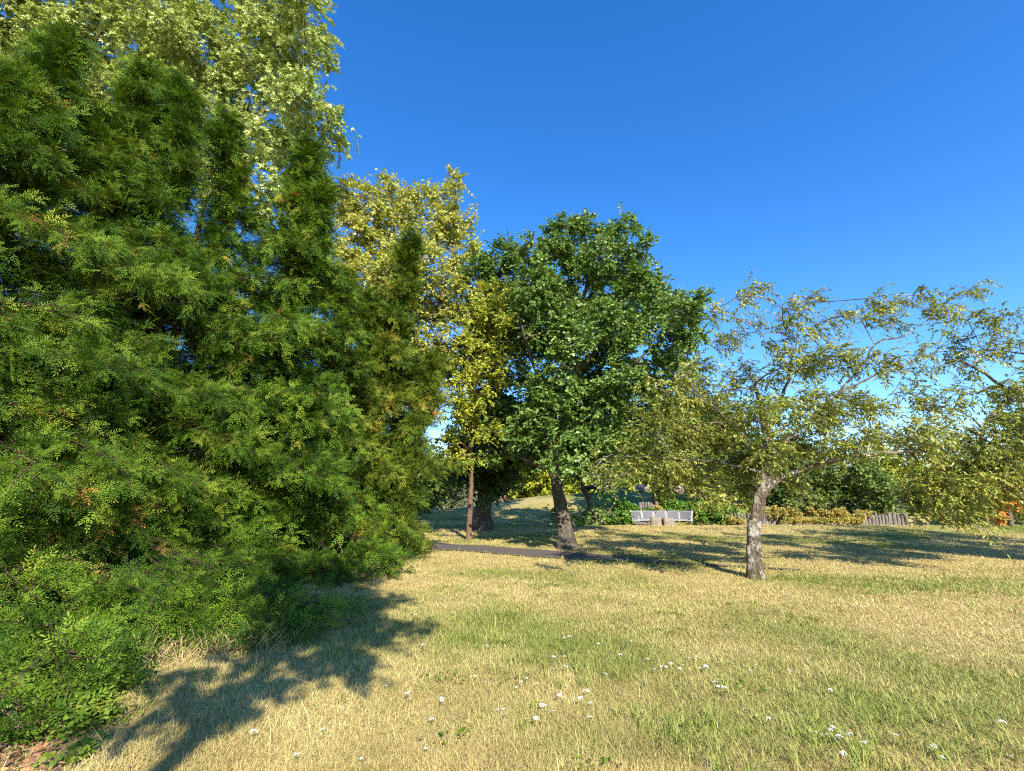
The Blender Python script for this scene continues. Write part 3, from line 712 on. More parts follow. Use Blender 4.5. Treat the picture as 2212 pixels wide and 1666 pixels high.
tree('leaning_tree', 'small leaning forked tree with dark trunk behind the shrubs left of the bench', b,
     [b - [0, 0, .2], P(1272, 1080, 23.5), P(1258, 1052, 23.5), P(1250, 1030, 23.5), P(1238, 1000, 23.5)], [.16, .14, .12, .09, .05],
     lobes_from([(1245, 985, 36), (1290, 985, 36), (1230, 1030, 26), (1300, 1025, 28), (1340, 1030, 26), (1270, 950, 40), (1320, 960, 36), (1270, 1020, 26)], 23.5, 1.2, rg, .7),
     M['hill'], M['bark_oak'], 40, stems=[([P(1252, 1035, 23.5), P(1275, 1000, 23.4), P(1300, 970, 23.3)], [.07, .05, .02])], clump_d=2.2, clump_r=.5, twigs=7, leaves=8, tpl=t_kite(.6), size=.13, twig_frac=.5)
# --- trees and bushes beyond the crest
def bush(name, label, dx, dyb, Y, rows, leaf, seed, spread=1.2, cat='shrub', group=None, bark='bark_gold', **kw):
    b = on(dx, dyb, Y)
    k = dict(clump_d=1.7, clump_r=.5, twigs=8, leaves=9, tpl=t_kite(.7), size=.17, twig_frac=.15, back=.6)
    k.update(kw)
    lob = lobes_from(rows, Y, spread, np.random.default_rng(seed), .85)
    top = lob[:, 2].max()
    return tree(name, label, b, [b - [0, 0, .2], b + [.05, 0, .35 * (top - b[2])], b + [0, .05, .8 * (top - b[2])]], [.10, .07, .03], lob, M[leaf], M[bark], seed, cat=cat, group=group, sides=8, trunk_n=10, **k)
bush('golden_shrub_tree', 'sunlit yellow-green tree beyond the shaded mound, seen beside the oak trunk', 1170, 1085, 40, [(1130, 1055, 34), (1185, 1045, 40), (1160, 1010, 34), (1225, 1060, 34), (1215, 1015, 30), (1270, 1062, 26), (1110, 1075, 22)], 'lime', 51, 1.5, 'tree', size=.22, clump_r=.8)
bush('grey_green_bush', 'grey-green rounded bush far beyond the left slope near the white post', 965, 1108, 44, [(960, 1075, 32), (985, 1090, 26), (940, 1060, 26), (1010, 1085, 26), (1090, 1085, 24)], 'far', 52, 1.2, size=.22, clump_r=.7)
bush('pinkish_bush', 'dry pinkish-brown bush at the crest between the dark tree and the golden tree', 1102, 1086, 41, [(1095, 1078, 16), (1112, 1070, 16), (1120, 1082, 14)], 'pink', 53, .6, size=.17, clump_r=.5)
bush('green_bush', 'leafy green bush under the last yew beyond the path bend', 915, 1110, 32, [(905, 1070, 34), (880, 1090, 30), (930, 1095, 20), (900, 1030, 36), (860, 1060, 36), (940, 1045, 34), (965, 1065, 26), (930, 990, 40), (970, 1010, 34), (890, 960, 40)], 'hill', 54, 1.0, size=.16)
bush('background_tree', 'dark leafy tree behind the stones at the top of the mound', 1500, 1065, 42, [(1440, 1040, 30), (1500, 1035, 40), (1560, 1030, 42), (1620, 1035, 42), (1530, 990, 48), (1600, 985, 48), (1470, 1000, 42), (1660, 1010, 44)], 'hill', 55, 2.0, 'tree', size=.24, clump_r=.9, clump_d=.8)
bush('background_tree', 'low green tree filling the gap left of the stones on the mound', 1370, 1068, 44, [(1350, 1050, 22), (1390, 1045, 26), (1410, 1030, 30), (1370, 1020, 24)], 'lime', 56, 1.5, 'tree', size=.22, clump_r=.7)
bush('background_tree', 'tall dark tree behind the windswept tree trunk and the rusty plants', 1690, 1095, 30, [(1690, 1030, 46), (1650, 1050, 40), (1740, 1010, 46), (1690, 970, 48), (1640, 1000, 44)], 'dark', 57, 1.6, 'tree', size=.2, clump_r=.6)
bush('bright_shrub', 'large sunlit green shrub above the log wall at the right', 1790, 1100, 26, [(1750, 1050, 40), (1800, 1040, 46), (1850, 1040, 48), (1780, 1075, 34), (1830, 1080, 34), (1730, 1080, 30), (1880, 1065, 36), (1820, 1000, 44), (1870, 1010, 40)], 'hill', 58, 1.2, size=.15, clump_d=1.4, clump_r=.5)
bush('dark_shrub', 'dark glossy evergreen shrub at the right end of the log wall', 1910, 1110, 25.5, [(1905, 1080, 34), (1940, 1085, 34), (1900, 1050, 32), (1960, 1070, 36)], 'oak', 59, .8, size=.14, clump_d=1.4, clump_r=.45)
bush('yellow_shrub', 'tall shrub with mixed yellow leaves behind the dark evergreen at the right', 1925, 1085, 29, [(1920, 1020, 40), (1960, 1030, 44), (1900, 990, 36), (2010, 1040, 40)], 'lime', 60, 1.0, size=.16)
bush('hedge_shrub', 'dark green shrub mass behind the orange bush at the right edge', 2140, 1122, 23, [(2080, 1085, 34), (2130, 1080, 44), (2190, 1075, 48), (2160, 1040, 44), (2210, 1020, 46), (2240, 1090, 50), (2100, 1040, 40)], 'dark', 61, .9, size=.15, clump_d=1.4)
bush('orange_shrub', 'shrub with vivid orange leaves at the right edge of the lawn', 2180, 1120, 21, [(2155, 1085, 15), (2180, 1083, 14), (2195, 1100, 13), (2207, 1072, 14), (2165, 1052, 12), (2210, 1048, 12), (2150, 1112, 8)], 'orange', 62, .3, size=.12, clump_d=3, clump_r=.25)
bush('laurel_shrub', 'dark shrub in shade just right of the oak trunk', 1235, 1138, 22.0, [(1215, 1115, 26), (1250, 1118, 26), (1195, 1125, 14), (1280, 1112, 24)], 'oak', 63, .5, size=.12, clump_d=2, clump_r=.35)
bush('bramble_shrub', 'bright green bramble shrub at the left end of the bench', 1320, 1138, 23.3, [(1310, 1110, 26), (1340, 1108, 24), (1345, 1125, 20), (1300, 1128, 20), (1325, 1090, 16)], 'ivy', 64, .5, size=.11, clump_d=2.2, clump_r=.3)
bush('ivy_bush', 'sprawling bright green ivy bush covering the bank right of the bench', 1540, 1130, 24.4, [(1530, 1110, 24), (1560, 1112, 24), (1585, 1118, 18), (1510, 1122, 16), (1555, 1128, 16)], 'ivy', 65, .4, size=.11, clump_d=2.4, clump_r=.3)

rt = np.random.default_rng(77)
def treeline():
    pos, tn = [], []
    for k in range(150):
        az = R(-58 + 116 * k / 150 + rt.normal(0, .4)); d = rt.uniform(75, 115); x, y = d * math.sin(az), d * math.cos(az); z0 = float(ground_z(x, y))
        h = rt.uniform(5.5, 8.5) + (3 if az < -.2 else 0); r_ = rt.uniform(3, 5); n = 340
        u = rnd_dirs(rt, n) * (rt.random((n, 1)) ** .35)
        pos.append(np.array([x, y, z0 + h * .5]) + u * [r_, r_, h * .55]); tn.append(np.full(n, rt.random()))
    pos, tn = np.concatenate(pos), np.concatenate(tn); N = len(pos)
    V, T, per = scatter(t_kite(.8), pos, rnd_dirs(rt, N), np.array([.1, -.5, .6]) + rt.normal(0, .5, (N, 3)), .75 * rt.uniform(.5, 1.3, N))
    g = link('distant_wood', mesh_tris('distant_wood', V, T, {'rnd': np.repeat(rt.random(N), per), 'tone': np.repeat(tn, per)}), M['far']); g['kind'] = 'stuff'
treeline()

# ivy cover on the bank above the bench, rusty plants on the wall: nobody could count these
def cover(name, rows, leaf, seed, size, n, ry=.9):
    rng = np.random.default_rng(seed); pos, tn = [], []
    for (dx, dy, rx, rz, Y) in rows:
        p = P(dx, dy, Y); s = scale_at(p); k = n
        q_ = rng.normal(size=(k, 3)); q_ = norm(q_) * rng.random((k, 1)) ** .4
        a = p + q_ * np.array([rx * s, ry, rz * s]); a[:, 2] = np.maximum(a[:, 2], ground_z(a[:, 0], a[:, 1]) + .02)
        cl = vnoise(a[:, 0] * 3, a[:, 2] * 5 + a[:, 1]); keep = cl + .3 * rng.random(k) > .38
        pos.append(a[keep]); tn.append(vnoise(a[keep][:, 0] * 1.5 + 5, a[keep][:, 2] * 3))
    pos, tn = np.concatenate(pos), np.concatenate(tn); N = len(pos)
    X = rnd_dirs(rng, N) + np.array([0, -.2, -.1]); Nn = np.array([.1, -.5, .7]) + rng.normal(0, .5, (N, 3))
    V, T, per = scatter(t_kite(.8), pos, X, Nn, size * rng.uniform(.6, 1.3, N))
    g = link(name, mesh_tris(name, V, T, {'rnd': np.repeat(rng.random(N), per), 'tone': np.repeat(tn, per)}), M[leaf]); g['kind'] = 'stuff'
cover('ivy', [(1445, 1090, 24, 16, 25.8), (1470, 1100, 40, 16, 25.3), (1510, 1100, 40, 18, 25.2), (1560, 1105, 40, 14, 25.2), (1395, 1105, 34, 10, 25.2), (1440, 1078, 18, 16, 26.0), (1432, 1065, 10, 16, 26.2), (1350, 1100, 30, 14, 24.6)], 'ivy', 71, .13, 1500)
rk = np.random.default_rng(73)
cover('rusty_ground_cover', [(1665 + 8.2 * k + rk.normal(0, 5), 1113 + rk.normal(0, 4), rk.uniform(5, 11), rk.uniform(4, 15), 23.7 + rk.normal(0, .25)) for k in range(26)] + [(1690 + 11 * k, 1124, rk.uniform(5, 9), rk.uniform(3, 7), 22.9) for k in range(16)] + [(1400, 1102, 10, 7, 24.9), (1420, 1099, 10, 8, 24.9), (1580, 1122, 10, 9, 23.2), (1598, 1126, 8, 6, 23.2), (1640, 1104, 18, 6, 24.2)], 'knot', 72, .08, 300, .35)

# ------------------------------------------------------------------ yews
YEW_NEAR = t_yew([(0, 0, 1), (.16, R(48), .66), (.36, -R(46), .55)], 7, .21, .024)
YEW_FAR = t_yew([(0, 0, 1), (.22, R(46), .6)], 6, .25, .034)
def yew(name, label, base, tips, prof, seed, mat, n_br, spray=.27, near=True, group='dark yews in a row along the left', extra=(), reach_tone=.0, zmin=.05, side_n=8, spr_n=6):
    """tips: leaders [(point, share)]; prof: branch reach at fractions of the height"""
    rng = np.random.default_rng(seed)
    root = thing(name, label, 'tree', base, group)
    T = Tubes(); T2 = Tubes(); S, Dd, U, Tn = [], [], [], []
    leaders = []
    for (tip, share, r_scale) in tips:
        tip = np.asarray(tip, float)
        mid = base * .5 + tip * .5; mid[:2] = base[:2] * .35 + tip[:2] * .65
        pth = interp_path([base - np.array([0, 0, .2]), base * .8 + mid * .2 + np.array([0, 0, .3]), mid, tip], 26)
        rad = np.linspace(.17 if share == tips[0][1] else .10, .008, 26)
        T.add(pth, rad, 9, .15, rng)
        leaders.append((pth, share, r_scale))
    def spray_along(p0, p1, p2, tone):
        # side branchlets in both ranks along the outer part of a bough, sprays along each
        L = np.linalg.norm(p2 - p0)
        ns = max(4, int(side_n * min(1.6, L / 1.2)))
        t = .38 + .62 * (np.arange(ns) + rng.random(ns)) / ns
        c = ((1 - t) ** 2)[:, None] * p0 + (2 * t * (1 - t))[:, None] * p1 + (t ** 2)[:, None] * p2
        tg = norm((2 * (1 - t))[:, None] * (p1 - p0) + (2 * t)[:, None] * (p2 - p1))
        lat = norm(np.cross(tg, np.array([0, 0, 1.]) + rng.normal(0, .3, (ns, 3))))
        sg = np.where(rng.random(ns) < .5, 1, -1)[:, None]
        dr = norm(tg * .75 + lat * sg * .8 + rng.normal(0, .22, (ns, 3)) + np.array([0, 0, -.10]))
        bl = (.30 + .42 * rng.random(ns)) * (.55 + .6 * (1 - t * .5)) * min(1.2, .5 + L * .4)
        e = c + dr * bl[:, None] + np.array([0, 0, -.14]) * bl[:, None]
        T2.twigs(c, (c + e) / 2, e, .006, .0025)
        k = spr_n
        s = (np.arange(k)[None] + rng.random((ns, k))) / k
        pos = c[:, None] + (e - c)[:, None] * s[..., None]
        d2 = norm(dr[:, None] * .9 + rng.normal(0, .50, pos.shape) + np.array([0, 0, -.05]))
        S.append(pos.reshape(-1, 3)); Dd.append(d2.reshape(-1, 3)); Tn.append(np.full(ns * k, tone))
        out = norm(np.array([p2[0] - p0[0], p2[1] - p0[1], 0.]) + 1e-6)
        U.append(np.repeat(norm(np.array([0, 0, .8]) + out * .55 + np.array([.15, -.35, 0]))[None], ns * k, 0))
    for (pth, share, rs) in leaders:
        n = int(n_br * share / 5)
        for q_ in range(n):
            fa = (q_ + rng.random()) / n
            fa = 1 - (1 - fa) ** .85
            pa = rng.random() * 6.283
            if rng.random() < .5: pa = rng.uniform(-2.5, .9)              # more boughs toward the open side
            shelf = rng.uniform(.58, 1.12); wid = rng.uniform(.12, .26); ta = np.clip(rng.normal(.5, .22), 0, 1)
            for w_ in range(int(rng.integers(4, 8))):
                f = np.clip(fa + rng.normal(0, .010), 0, .985); ph = pa + rng.normal(0, wid)
                k = f * 25; k0 = int(min(k, 24)); p = pth[k0] + (pth[k0 + 1] - pth[k0]) * (k - k0)
                r = np.interp(f, np.linspace(0, 1, len(prof)), prof) * rs * shelf * rng.uniform(.82, 1.05)
                o = np.array([math.cos(ph), math.sin(ph), 0])
                lift = .10 + .40 * f * f
                p2 = p + o * r + np.array([0, 0, r * (lift - .26) + .10])
                p1 = p + o * r * .55 + np.array([0, 0, r * lift + .12])
                gz = ground_z(p2[0], p2[1]) + zmin + .15 * rng.random()
                if p2[2] < gz: p2[2] = gz
                g1 = ground_z(p1[0], p1[1]) + .2
                if p1[2] < g1: p1[2] = g1
                T2.twigs(p[None], p1[None] * .5 + (p[None] + p2[None]) * .25, p2[None], .012 + .008 * r, .004)
                spray_along(p, p1, p2, np.clip(ta + rng.normal(0, .12), 0, 1))
        # feathery leader
        for q_ in range(16):
            f = .90 + .10 * q_ / 16; k = f * 25; k0 = int(min(k, 24)); p = pth[k0] + (pth[k0 + 1] - pth[k0]) * (k - k0)
            ph = rng.random() * 6.283; o = np.array([math.cos(ph), math.sin(ph), .9]); rr = (.10 + 1.7 * (1 - f)) * rs
            spray_along(p, p + o * rr * .5, p + o * rr, .5)
    for (e0, e1, e2, nb) in extra:
        for q_ in range(nb):
            j0 = rng.normal(0, .10, 3); j2 = rng.normal(0, .22, 3) * np.array([1, 1, .5])
            a0, a1, a2 = np.asarray(e0) + j0, np.asarray(e1) + (j0 + j2) / 2, np.asarray(e2) + j2
            a2[2] = max(a2[2], ground_z(a2[0], a2[1]) + .06)
            a0 = a0 * .45 + a1 * .55; a1 = (a0 + a2) / 2 + [0, 0, .08]; T2.twigs(a0[None], a1[None], a2[None], .004, .002); spray_along(a0, a1, a2, .35)
    for (pth, share, rs) in leaders:                    # inner shoots close to the stem
        n = int(2600 * share); f = rng.random(n) ** 1.25; k = np.clip((f * 25).astype(int), 0, 25)
        a_ = rng.random(n) * 6.283; r_ = np.interp(f, np.linspace(0, 1, len(prof)), prof) * rs * .42 * np.sqrt(rng.random(n))
        S.append(pth[k] + np.stack([np.cos(a_) * r_, np.sin(a_) * r_, rng.normal(0, .15, n)], -1)); Dd.append(rnd_dirs(rng, n)); U.append(rnd_dirs(rng, n) + [0, -.6, .3]); Tn.append(np.full(n, .2))
    n_in = sum(len(a_) for a_ in S[-len(leaders):])
    pos, X, Nn, tn = np.concatenate(S), np.concatenate(Dd), np.concatenate(U), np.concatenate(Tn)
    big = np.ones(len(pos)); big[-n_in:] = 1.5
    ok = pos[:, 2] > ground_z(pos[:, 0], pos[:, 1]) + .03
    pos, X, Nn, tn, big = pos[ok], X[ok], Nn[ok], tn[ok], big[ok]; N = len(pos)
    Nn = Nn + rng.normal(0, .55, (N, 3))
    V, TT, per = scatter(YEW_NEAR if near else YEW_FAR, pos, X, Nn, spray * big * rng.uniform(.65, 1.2, N))
    link('trunk', T.mesh(name + '_trunk', base), M['bark_yew'], root)
    rn = np.clip(rng.random(N) + reach_tone, 0, 1)
    link_crown(name, base, V, TT, np.repeat(rn, per), np.repeat(tn, per), T2, M[mat], M['bark_yew'], root)
    print(name, N, len(TT))
    return root

yew('yew_tree', 'nearest tall dark yew filling the left edge of the picture down to the ivy', gpt(-8.2, 6.6), [(P(134, 95, 7.6), 1.0, 1.0), (P(30, 150, 6.8), .5, .8), (P(-120, 200, 6.4), .5, .9)],
    [3.3, 3.2, 2.9, 2.2, 1.35, .65, .10], 81, 'yew', 330,
    extra=[(ground_hit(a_, b_ - 90) + [-.3, .3, .25], ground_hit(a_, b_ - 30) + [0, 0, .30], ground_hit(a_ + 10, b_) + [0, 0, .08], n_) for (a_, b_, n_) in ((50, 1470, 4), (110, 1430, 4), (100, 1530, 2), (20, 1440, 4), (170, 1480, 2), (165, 1590, 1), (60, 1600, 1))])
yew('yew_tree', 'second yew from the left with two high pointed tops against the pale maple', gpt(-6.9, 8.6), [(P(327, 160, 9.0), 1.0, 1.0), (P(400, 190, 8.8), .6, .6), (P(225, 240, 8.2), .3, .6)],
    [3.6, 3.3, 2.8, 2.1, 1.3, .6, .08], 82, 'yew', 340,
    extra=[([-5.6, 7.4, .55], [-4.6, 6.7, .95], P(520, 1395, 6.0), 5), ([-5.6, 7.4, .7], [-4.5, 6.6, 1.15], P(640, 1320, 6.15), 6), ([-5.4, 7.2, .6], [-4.5, 6.6, .9], P(590, 1375, 6.1), 5), ([-6.3, 6.8, .4], [-5.3, 6.2, .6], P(300, 1420, 5.9), 8), ([-6.2, 6.8, .8], [-5.4, 6.1, 1.1], P(360, 1330, 5.9), 6)])
yew('yew_tree', 'third yew from the left with a spiky stepped outline below the maple boughs', gpt(-5.7, 11.0), [(P(668, 318, 11.0), 1.0, .8), (P(697, 395, 10.9), .5, .45), (P(487, 262, 9.9), .7, .55)],
    [3.5, 3.2, 2.7, 2.1, 1.35, .62, .08], 83, 'yew', 300, near=False, spray=.27,
    extra=[([-4.3, 10.3, .8], [-3.6, 9.9, .9], P(730, 1245, 9.6), 5), ([-4.2, 10.6, 1.0], [-3.2, 10.2, 1.0], P(835, 1205, 10.3), 6)])
yew('yew_tree', 'farthest yew of the row, slender top and orange-flecked foliage in front of the golden maple', gpt(-4.6, 13.9), [(P(885, 515, 13.9), 1.0, .62), (P(800, 640, 13.6), .7, .8), (P(945, 770, 14.2), .5, .7), (P(745, 590, 13.0), .5, .6)],
    [2.9, 2.6, 2.2, 1.6, .9, .42, .08], 84, 'yew_far', 300, near=False, spray=.27,
    extra=[([-4.0, 13.2, 1.0], [-3.2, 12.9, 1.0], P(890, 1160, 12.8), 5), ([-3.9, 13.6, 2.2], [-3.0, 13.4, 2.4], P(955, 1000, 13.4), 5)])

# a tree that stands beside the viewpoint, out of the picture; its crown shades the grass by the yews
b = gpt(-.65, -3.3)
tree('shade_tree', 'tree outside the picture whose shadow lies on the grass beside the yews', b, [b - [0, 0, .1], b + [.15, 0, 3], b + [.7, 0, 5.6], b + [1.2, 0, 8], b + [1.3, 0, 10]], [.12, .10, .08, .06, .02],
     np.array([[.75, -3.3, 7.2, .85, .85, .7], [1.0, -3.3, 7.7, .7, .7, .7], [.8, -3.2, 8.3, .95, .95, .8], [.2, -3.3, 8.8, .9, .9, .8], [.7, -3.3, 9.4, .85, .85, .7], [.3, -3.3, 10.0, .7, .7, .6], [-.25, -3.3, 5.9, .42, .42, .36], [.45, -3.3, 6.15, .45, .45, .28]]), M['hill'], M['bark_gold'], 91,
     clump_d=3.0, clump_r=.34, twigs=9, leaves=9, tpl=t_kite(.7), size=.12, twig_frac=.2)

# ------------------------------------------------------------------ ivy, litter and dry stems in the near left corner
def corner():
    rng = np.random.default_rng(95)
    # creeping ivy: leafy trails over the ground
    pos, tn = [], []
    for (dx, dy, rx, ry, n, h) in [(60, 1440, .75, .6, 2300, .30), (150, 1420, .5, .5, 1700, .36), (200, 1450, .35, .3, 1000, .25), (70, 1510, .45, .25, 900, .2), (180, 1520, .22, .28, 700, .16), (150, 1560, .28, .10, 500, .12), (75, 1610, .30, .06, 260, .08), (195, 1580, .13, .2, 380, .11), (170, 1640, .09, .16, 240, .12), (-60, 1480, .7, .7, 1600, .3), (20, 1380, .7, .6, 1600, .36)]:
        c = ground_hit(dx, dy); u = rng.normal(size=(n, 2)) * .55
        n = int(n * 1.0); u = rng.normal(size=(n, 2)) * .6; x, y = c[0] + u[:, 0] * rx, c[1] + u[:, 1] * ry
        z = ground_z(x, y) + .02 + h * rng.random(n) * (.35 + .9 * vnoise(x * 5, y * 5))
        k = .6 * vnoise(x * 3 + 7, y * 3) + .4 * vnoise(x * 9, y * 9) + .3 * rng.random(n) > .56
        pos.append(np.stack([x, y, z], -1)[k]); tn.append(vnoise(x * 3, y * 3)[k])
    pos, tn = np.concatenate(pos), np.concatenate(tn); N = len(pos)
    X = rnd_dirs(rng, N) * np.array([1, 1, .4]); Nn = np.array([.12, -.4, .8]) + rng.normal(0, .45, (N, 3))
    V, T, per = scatter(t_kite(.75), pos, X, Nn, .040 * rng.uniform(.6, 1.3, N))
    g = link('creeping_ivy', mesh_tris('creeping_ivy', V, T, {'rnd': np.repeat(rng.random(N), per), 'tone': np.repeat(tn, per)}), M['ground_ivy']); g['kind'] = 'stuff'
    # fallen leaves
    n = 5200; c = ground_hit(20, 1590)
    x = c[0] + rng.normal(0, .75, n); y = c[1] + rng.normal(0, .8, n); k = (x < -1.05 * y * .86 + .3); x, y = x[k], y[k]; n = len(x)
    pos = np.stack([x, y, ground_z(x, y) + .012 + .02 * rng.random(n)], -1)
    V, T, per = scatter(t_kite(.6), pos, rnd_dirs(rng, n) * np.array([1, 1, .15]), np.array([0, 0, 1.]) + rng.normal(0, .3, (n, 3)), .055 * rng.uniform(.6, 1.3, n))
    g = link('fallen_leaves', mesh_tris('fallen_leaves', V, T, {'rnd': np.repeat(rng.random(n), per), 'tone': np.repeat(rng.random(n), per)}), M['litter']); g['kind'] = 'stuff'
    # dry stalks at the foot of the yews
    Tb = Tubes(); n = 420
    t = rng.random(n); x = -4.6 + 2.1 * t + rng.normal(0, .12, n); y = 4.9 + 1.0 * t + rng.normal(0, .16, n)
    p0 = np.stack([x, y, ground_z(x, y)], -1); h = .10 + .26 * rng.random(n)
    d = rng.normal(0, .8, (n, 3)); d[:, 2] = 1; d = norm(d)
    p2 = p0 + d * h[:, None]; Tb.twigs(p0, (p0 + p2) / 2 + rng.normal(0, .01, (n, 3)), p2, .0035, .0015)
    n = 260; x = -4.4 + rng.normal(0, .6, n); y = 3.9 + rng.normal(0, .5, n); p0 = np.stack([x, y, ground_z(x, y) + .03], -1)
    d = rng.normal(0, 1, (n, 3)); d[:, 2] = .08 * rng.random(n); p2 = p0 + norm(d) * (.15 + .3 * rng.random((n, 1)))
    Tb.twigs(p0, (p0 + p2) / 2 + [0, 0, .03], p2, .003, .0015)
    g = link('dry_stalks', Tb.mesh('dry_stalks'), M['straw']); g['kind'] = 'stuff'
corner()

def lawn_litter():
    rng = np.random.default_rng(96); pos, Xs, Ns, sz = [], [], [], []
    for k in range(34):
        if k < 14:
            c = ground_hit(*[(1160, 1270), (1195, 1268), (1135, 1252), (1060, 1290), (1250, 1262), (1090, 1330), (1300, 1300), (1440, 1330), (1690, 1330), (990, 1245), (980, 1600), (1130, 1480), (1820, 1400), (1600, 1500)][k])
        else:
            r_ = 3.3 * math.exp(rng.random() * 1.2); a_ = R(rng.uniform(-25, 48)); c = np.array([r_ * math.sin(a_), r_ * math.cos(a_), 0])
        big = .10 + .14 * rng.random(); m = int(rng.integers(14, 46))
        a_ = rng.random(m) * 6.283; q_ = big * np.sqrt(rng.random(m)); x, y = c[0] + q_ * np.cos(a_), c[1] + q_ * np.sin(a_)
        pos.append(np.stack([x, y, ground_z(x, y) + .010 + .022 * rng.random(m)], -1)); Xs.append(np.stack([np.cos(a_), np.sin(a_), .35 + .3 * rng.random(m)], -1)); Ns.append(np.array([0, -.2, 1.]) + rng.normal(0, .3, (m, 3))); sz.append((.020 + .022 * rng.random(m)))
    pos, Xs, Ns, sz = map(np.concatenate, (pos, Xs, Ns, sz)); N = len(pos)
    V, T, per = scatter(t_kite(.6), pos, Xs, Ns, sz)
    g = link('lawn_weeds', mesh_tris('lawn_weeds', V, T, {'rnd': np.repeat(rng.random(N), per), 'tone': np.repeat(rng.random(N) * .6, per)}), M['ground_ivy']); g['kind'] = 'stuff'
    n = 420; r_ = 3 * np.exp(rng.random(n) * 1.9); a_ = R(50) * (2 * rng.random(n) - 1); x, y = r_ * np.sin(a_), r_ * np.cos(a_); k = x > -3.4; x, y = x[k], y[k]; n = len(x)
    V, T, per = scatter(t_kite(.55), np.stack([x, y, ground_z(x, y) + .03], -1), rnd_dirs(rng, n) * [1, 1, .3], np.array([0, 0, 1.]) + rng.normal(0, .5, (n, 3)), .028 * rng.uniform(.6, 1.4, n))
    g = link('stray_leaves', mesh_tris('stray_leaves', V, T, {'rnd': np.repeat(rng.random(n), per), 'tone': np.repeat(rng.random(n), per)}), M['litter']); g['kind'] = 'stuff'
lawn_litter()

# ------------------------------------------------------------------ yarrow flowers in the lawn
def flower_mesh(rng, k):
    h = .09 + .05 * k / 5; V, F, mi = [], [], []
    T = Tubes()
    lean = np.array([rng.normal(0, .02), rng.normal(0, .02), 0]); top = lean + [0, 0, h]
    T.add([[0, 0, -.01], lean * .4 + [0, 0, h * .5], top], [.0022, .002, .0016], 5)
    heads = []
    for q_ in range(13 + 3 * k):
        a_, r_ = rng.random() * 6.283, .030 * math.sqrt(rng.random()) * (1 + .12 * k)
        c = top + np.array([r_ * math.cos(a_), r_ * math.sin(a_), .014 - 6 * r_ * r_ + rng.normal(0, .003)])
        T.twigs((top - [0, 0, .015])[None], ((top + c) / 2)[None], c[None], .0012, .0008); heads.append(c)
    for q_ in range(6):                                # feathery leaves low on the stem
        a_ = rng.random() * 6.283; c = lean * .3 + np.array([0, 0, h * .3 * rng.random()])
        e = c + np.array([.04 * math.cos(a_), .04 * math.sin(a_), .02]); T.twigs(c[None], ((c + e) / 2 + [0, 0, .008])[None], e[None], .003, .001)
    V = np.concatenate(T.V); F = np.concatenate(T.T); mi = np.zeros(len(F), int); n = len(V)
    hv, hf = [], []
    for c in heads:                                    # each head: a small domed disc of petals
        m = 7; i0 = n + len(hv); r_ = .0085 * rng.uniform(.8, 1.2); tl = rng.normal(0, .25, 2)
        hv.append(c + [0, 0, .004])
        for a_ in np.linspace(0, 6.283, m, endpoint=False):
            dx_, dy_ = r_ * math.cos(a_), r_ * math.sin(a_); hv.append(c + np.array([dx_, dy_, tl[0] * dx_ + tl[1] * dy_ - .001]))
        hf += [[i0, i0 + 1 + q_, i0 + 1 + (q_ + 1) % m] for q_ in range(m)]
    V = np.concatenate([V, np.array(hv)]); F = np.concatenate([F, np.array(hf)]); mi = np.concatenate([mi, np.ones(len(hf), int)])
    me = mesh_tris('yarrow_flower', V, F, mat_index=mi)
    me.materials.append(M['stem']); me.materials.append(M['white'])
    return me
fr = np.random.default_rng(97)
fm = [flower_mesh(fr, k) for k in range(6)]
spots = [(733, 1530), (930, 1556), (880, 1511), (887, 1513), (1025, 1467), (1045, 1480), (1086, 1533), (1091, 1546), (1073, 1537), (1141, 1557), (1152, 1561), (1169, 1531), (1182, 1527), (1192, 1538), (1196, 1446), (1263, 1500), (1268, 1504), (1256, 1520), (1271, 1525), (1282, 1522), (1274, 1560), (1216, 1515), (1140, 1475), (1130, 1478), (1160, 1483), (1121, 1488), (1306, 1461), (1218, 1420), (1190, 1430), (1217, 1447), (1398, 1426), (1411, 1453), (1430, 1443), (1440, 1446), (1452, 1441), (1466, 1448), (1477, 1440), (1490, 1420), (1505, 1423), (1526, 1446), (1530, 1452), (1513, 1446), (1390, 1433), (1350, 1421), (1293, 1393), (1220, 1380), (1235, 1378), (1052, 1398), (1365, 1384), (1630, 1436), (1545, 1480), (1558, 1492), (1562, 1498), (1664, 1559), (1788, 1495), (1784, 1590), (1791, 1600), (1800, 1580), (1818, 1605), (1840, 1608), (1868, 1613), (2008, 1620), (2015, 1624), (2166, 1572), (2030, 1645), (545, 1595), (640, 1640), (918, 1618), (780, 1648), (1835, 1648), (1935, 1606), (1760, 1592), (1772, 1588), (960, 1515), (835, 1485), (915, 1400), (893, 1333), (700, 1580), (2190, 1640), (1695, 1450), (1622, 1452)]
for k, (dx, dy) in enumerate(spots):
    p = ground_hit(dx, dy + 10)
    o = bpy.data.objects.new('yarrow_flower', fm[k % 6]); col.objects.link(o)
    o.location = (p[0], p[1], float(ground_z(p[0], p[1]))); o.rotation_euler = (fr.normal(0, .12), fr.normal(0, .12), fr.random() * 6.28); o.scale = [fr.uniform(.30, .60) * min(1.3, max(1, p[1] / 5))] * 3
    lab = ('small white flat-topped flower at the dark shadow edge beside the yews' if p[0] < -.9 and p[1] > 4.6 else
           'small white flat-topped flower in the dry grass at the lower left' if p[0] < -.75 else
           'small white flat-topped flower among green tufts at the lower right' if p[0] > 1.6 and p[1] < 4.6 else
           'small white flat-topped flower in the scattered cluster in mid lawn' if p[1] > 4.75 else
           'small white flat-topped flower in the near cluster at the centre of the lawn')
    tag(o, lab, 'flower', 'white flowers in the dry lawn')

